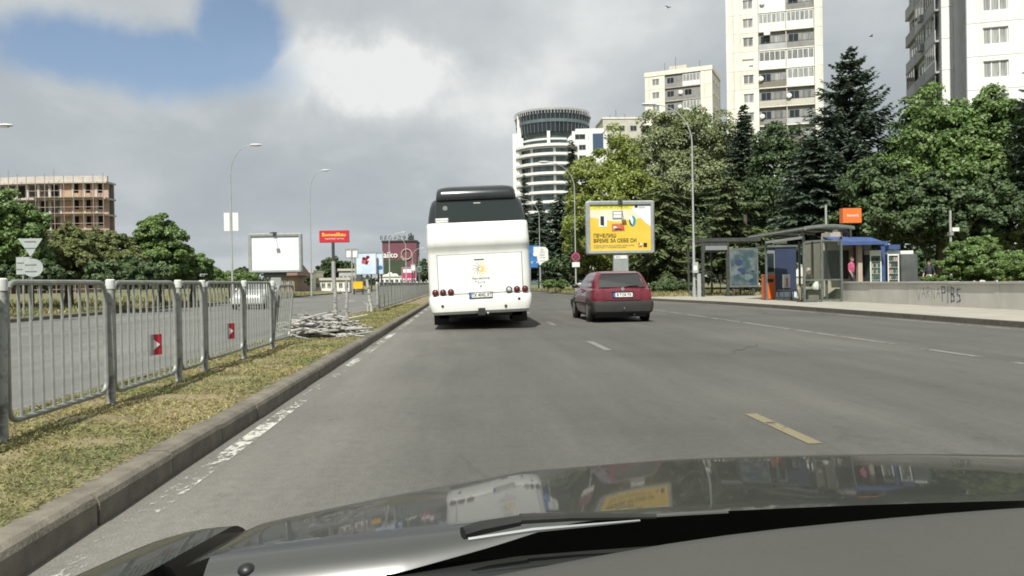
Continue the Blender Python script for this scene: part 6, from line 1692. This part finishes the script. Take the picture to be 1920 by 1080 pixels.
broadleaf('low ground-hugging bush between the stall and the round bush', 1765, 516, 28.5, 36, 530, 'leaf_mid', gz=.66, clumps=60, per=70, leaf=.11, seed=37, name='bush', cat='bush', stems=3, trunk_r=.03, group='bushes on the raised bed')
broadleaf('small dark bush in the verge between the red car and the lamp', 1255, 526, 56, 44, 545, 'leaf_dark', clumps=60, per=60, leaf=.2, seed=38, name='bush', cat='bush', stems=3, trunk_r=.04, group='bushes in the verge')
broadleaf('small dark bush in the verge beside the coach', 1040, 524, 74, 30, 540, 'leaf_mid', clumps=50, per=60, leaf=.2, seed=39, name='bush', cat='bush', stems=3, trunk_r=.04, group='bushes in the verge')
# trees across the road
broadleaf('big dark tree at the left edge behind the give-way sign', 5, 362, 37, 78, 525, 'leaf_mid', clumps=210, per=95, leaf=.24, seed=51, group=GLt, gz=.5)
broadleaf('olive-brown bushy tree in front of the unfinished building', 128, 428, 41, 62, 532, 'leaf_brown', clumps=150, per=85, leaf=.22, seed=52, group=GLt, gz=.5)
broadleaf('olive-green bushy tree below the corner of the unfinished building', 205, 434, 43, 60, 532, 'leaf_brown', clumps=140, per=85, leaf=.22, seed=53, group=GLt, gz=.5)
broadleaf('rounded dark green tree rising between the bushes and the bannered lamp', 300, 402, 46, 55, 532, 'leaf_mid', clumps=150, per=85, leaf=.24, seed=54, group=GLt, gz=.5)
broadleaf('lower dark tree at the foot of the bannered lamp', 362, 475, 49, 40, 535, 'leaf_mid', clumps=100, per=80, leaf=.22, seed=55, group=GLt, gz=.5)
broadleaf('dark bush under the give-way sign', 60, 490, 36, 60, 540, 'leaf_dark', clumps=80, per=80, leaf=.2, seed=56, group=GLt, gz=.4, name='bush', cat='bush', stems=3, trunk_r=.06)
broadleaf('dark bush in front of the olive-green tree', 240, 488, 39, 70, 538, 'leaf_dark', clumps=90, per=80, leaf=.2, seed=57, group=GLt, gz=.4, name='bush', cat='bush', stems=3, trunk_r=.06)
broadleaf('low green hedge stretch behind the railing before the blank billboard', 430, 510, 60, 60, 536, 'leaf_mid', clumps=80, per=70, leaf=.22, seed=58, group=GLt, gz=.4, name='bush', cat='bush', stems=3, trunk_r=.06, rough=.1)
broadleaf('dark dome-shaped tree behind the red pylon', 622, 486, 150, 28, 528, 'leaf_dark', clumps=110, per=60, leaf=.7, seed=59, group=GLt)
broadleaf('dark tree beside the dome-shaped tree, nearer the white sign plates', 653, 490, 155, 17, 528, 'leaf_dark', clumps=80, per=50, leaf=.7, seed=60, group=GLt)
broadleaf('far dark tree left of the blank billboard', 452, 503, 170, 24, 530, 'leaf_dark', clumps=80, per=50, leaf=.8, seed=61, group=GLt)
broadleaf('far dark tree at the end of the road beside the coach', 795, 490, 280, 22, 528, 'leaf_dark', clumps=80, per=50, leaf=1.2, seed=62, group=GLt)
broadleaf('small cypress-shaped shrub before the white low building', 553, 517, 108, 4, 534, 'leaf_dark', clumps=30, per=40, leaf=.3, seed=63, group=GLt, name='bush', cat='bush', stems=0)
broadleaf('rounded shrub between the white low building and the shed', 579, 518, 109, 6, 534, 'leaf_dark', clumps=30, per=40, leaf=.3, seed=64, group=GLt, name='bush', cat='bush', stems=0)
# distant belt of trees closing the horizon
n = 26000
x = rng.uniform(-420, 420, n); y = rng.uniform(390, 460, n)
hgt = 5 + 4 * np.sin(x * .05) + 3 * np.sin(x * .13 + 1) + 2 * np.sin(x * .31)
P = np.stack([x, y, rng.random(n) * np.maximum(hgt, 2.5)], 1)
leaf_object('treeline', P, rng.normal(size=(n, 3)), 1.5 + 1.5 * rng.random(n), .6 + .5 * rng.random(n), 'far_green', kind='stuff', label='far belt of dark trees along the horizon', cat='trees')
# rough grass tufts in the verges
n = 26000
y = rng.uniform(46, 95, n); x = np.array([rx(v) for v in y]) + .35 + rng.random(n) ** 1.5 * 9
P = np.stack([x, y, np.full(n, .1)], 1); D = np.stack([rng.normal(size=n) * .5, rng.normal(size=n) * .5, .5 + rng.random(n)], 1)
leaf_object('verge_grass', P, D, .10 + .22 * rng.random(n), .012 + .02 * rng.random(n), 'blade', kind='stuff', label='rough grass in the verge under the park trees', cat='grass')
n = 20000
y = rng.uniform(18, 90, n); x = -16.4 - rng.random(n) ** 1.5 * 7
P = np.stack([x, y, .15 + np.clip((-17 - x) * .05, 0, .4)], 1); D = np.stack([rng.normal(size=n) * .5, rng.normal(size=n) * .5, .5 + rng.random(n)], 1)
leaf_object('verge_grass', P, D, .12 + .25 * rng.random(n), .012 + .02 * rng.random(n), 'blade', kind='stuff', label='rough grass in the verge across the road', cat='grass')
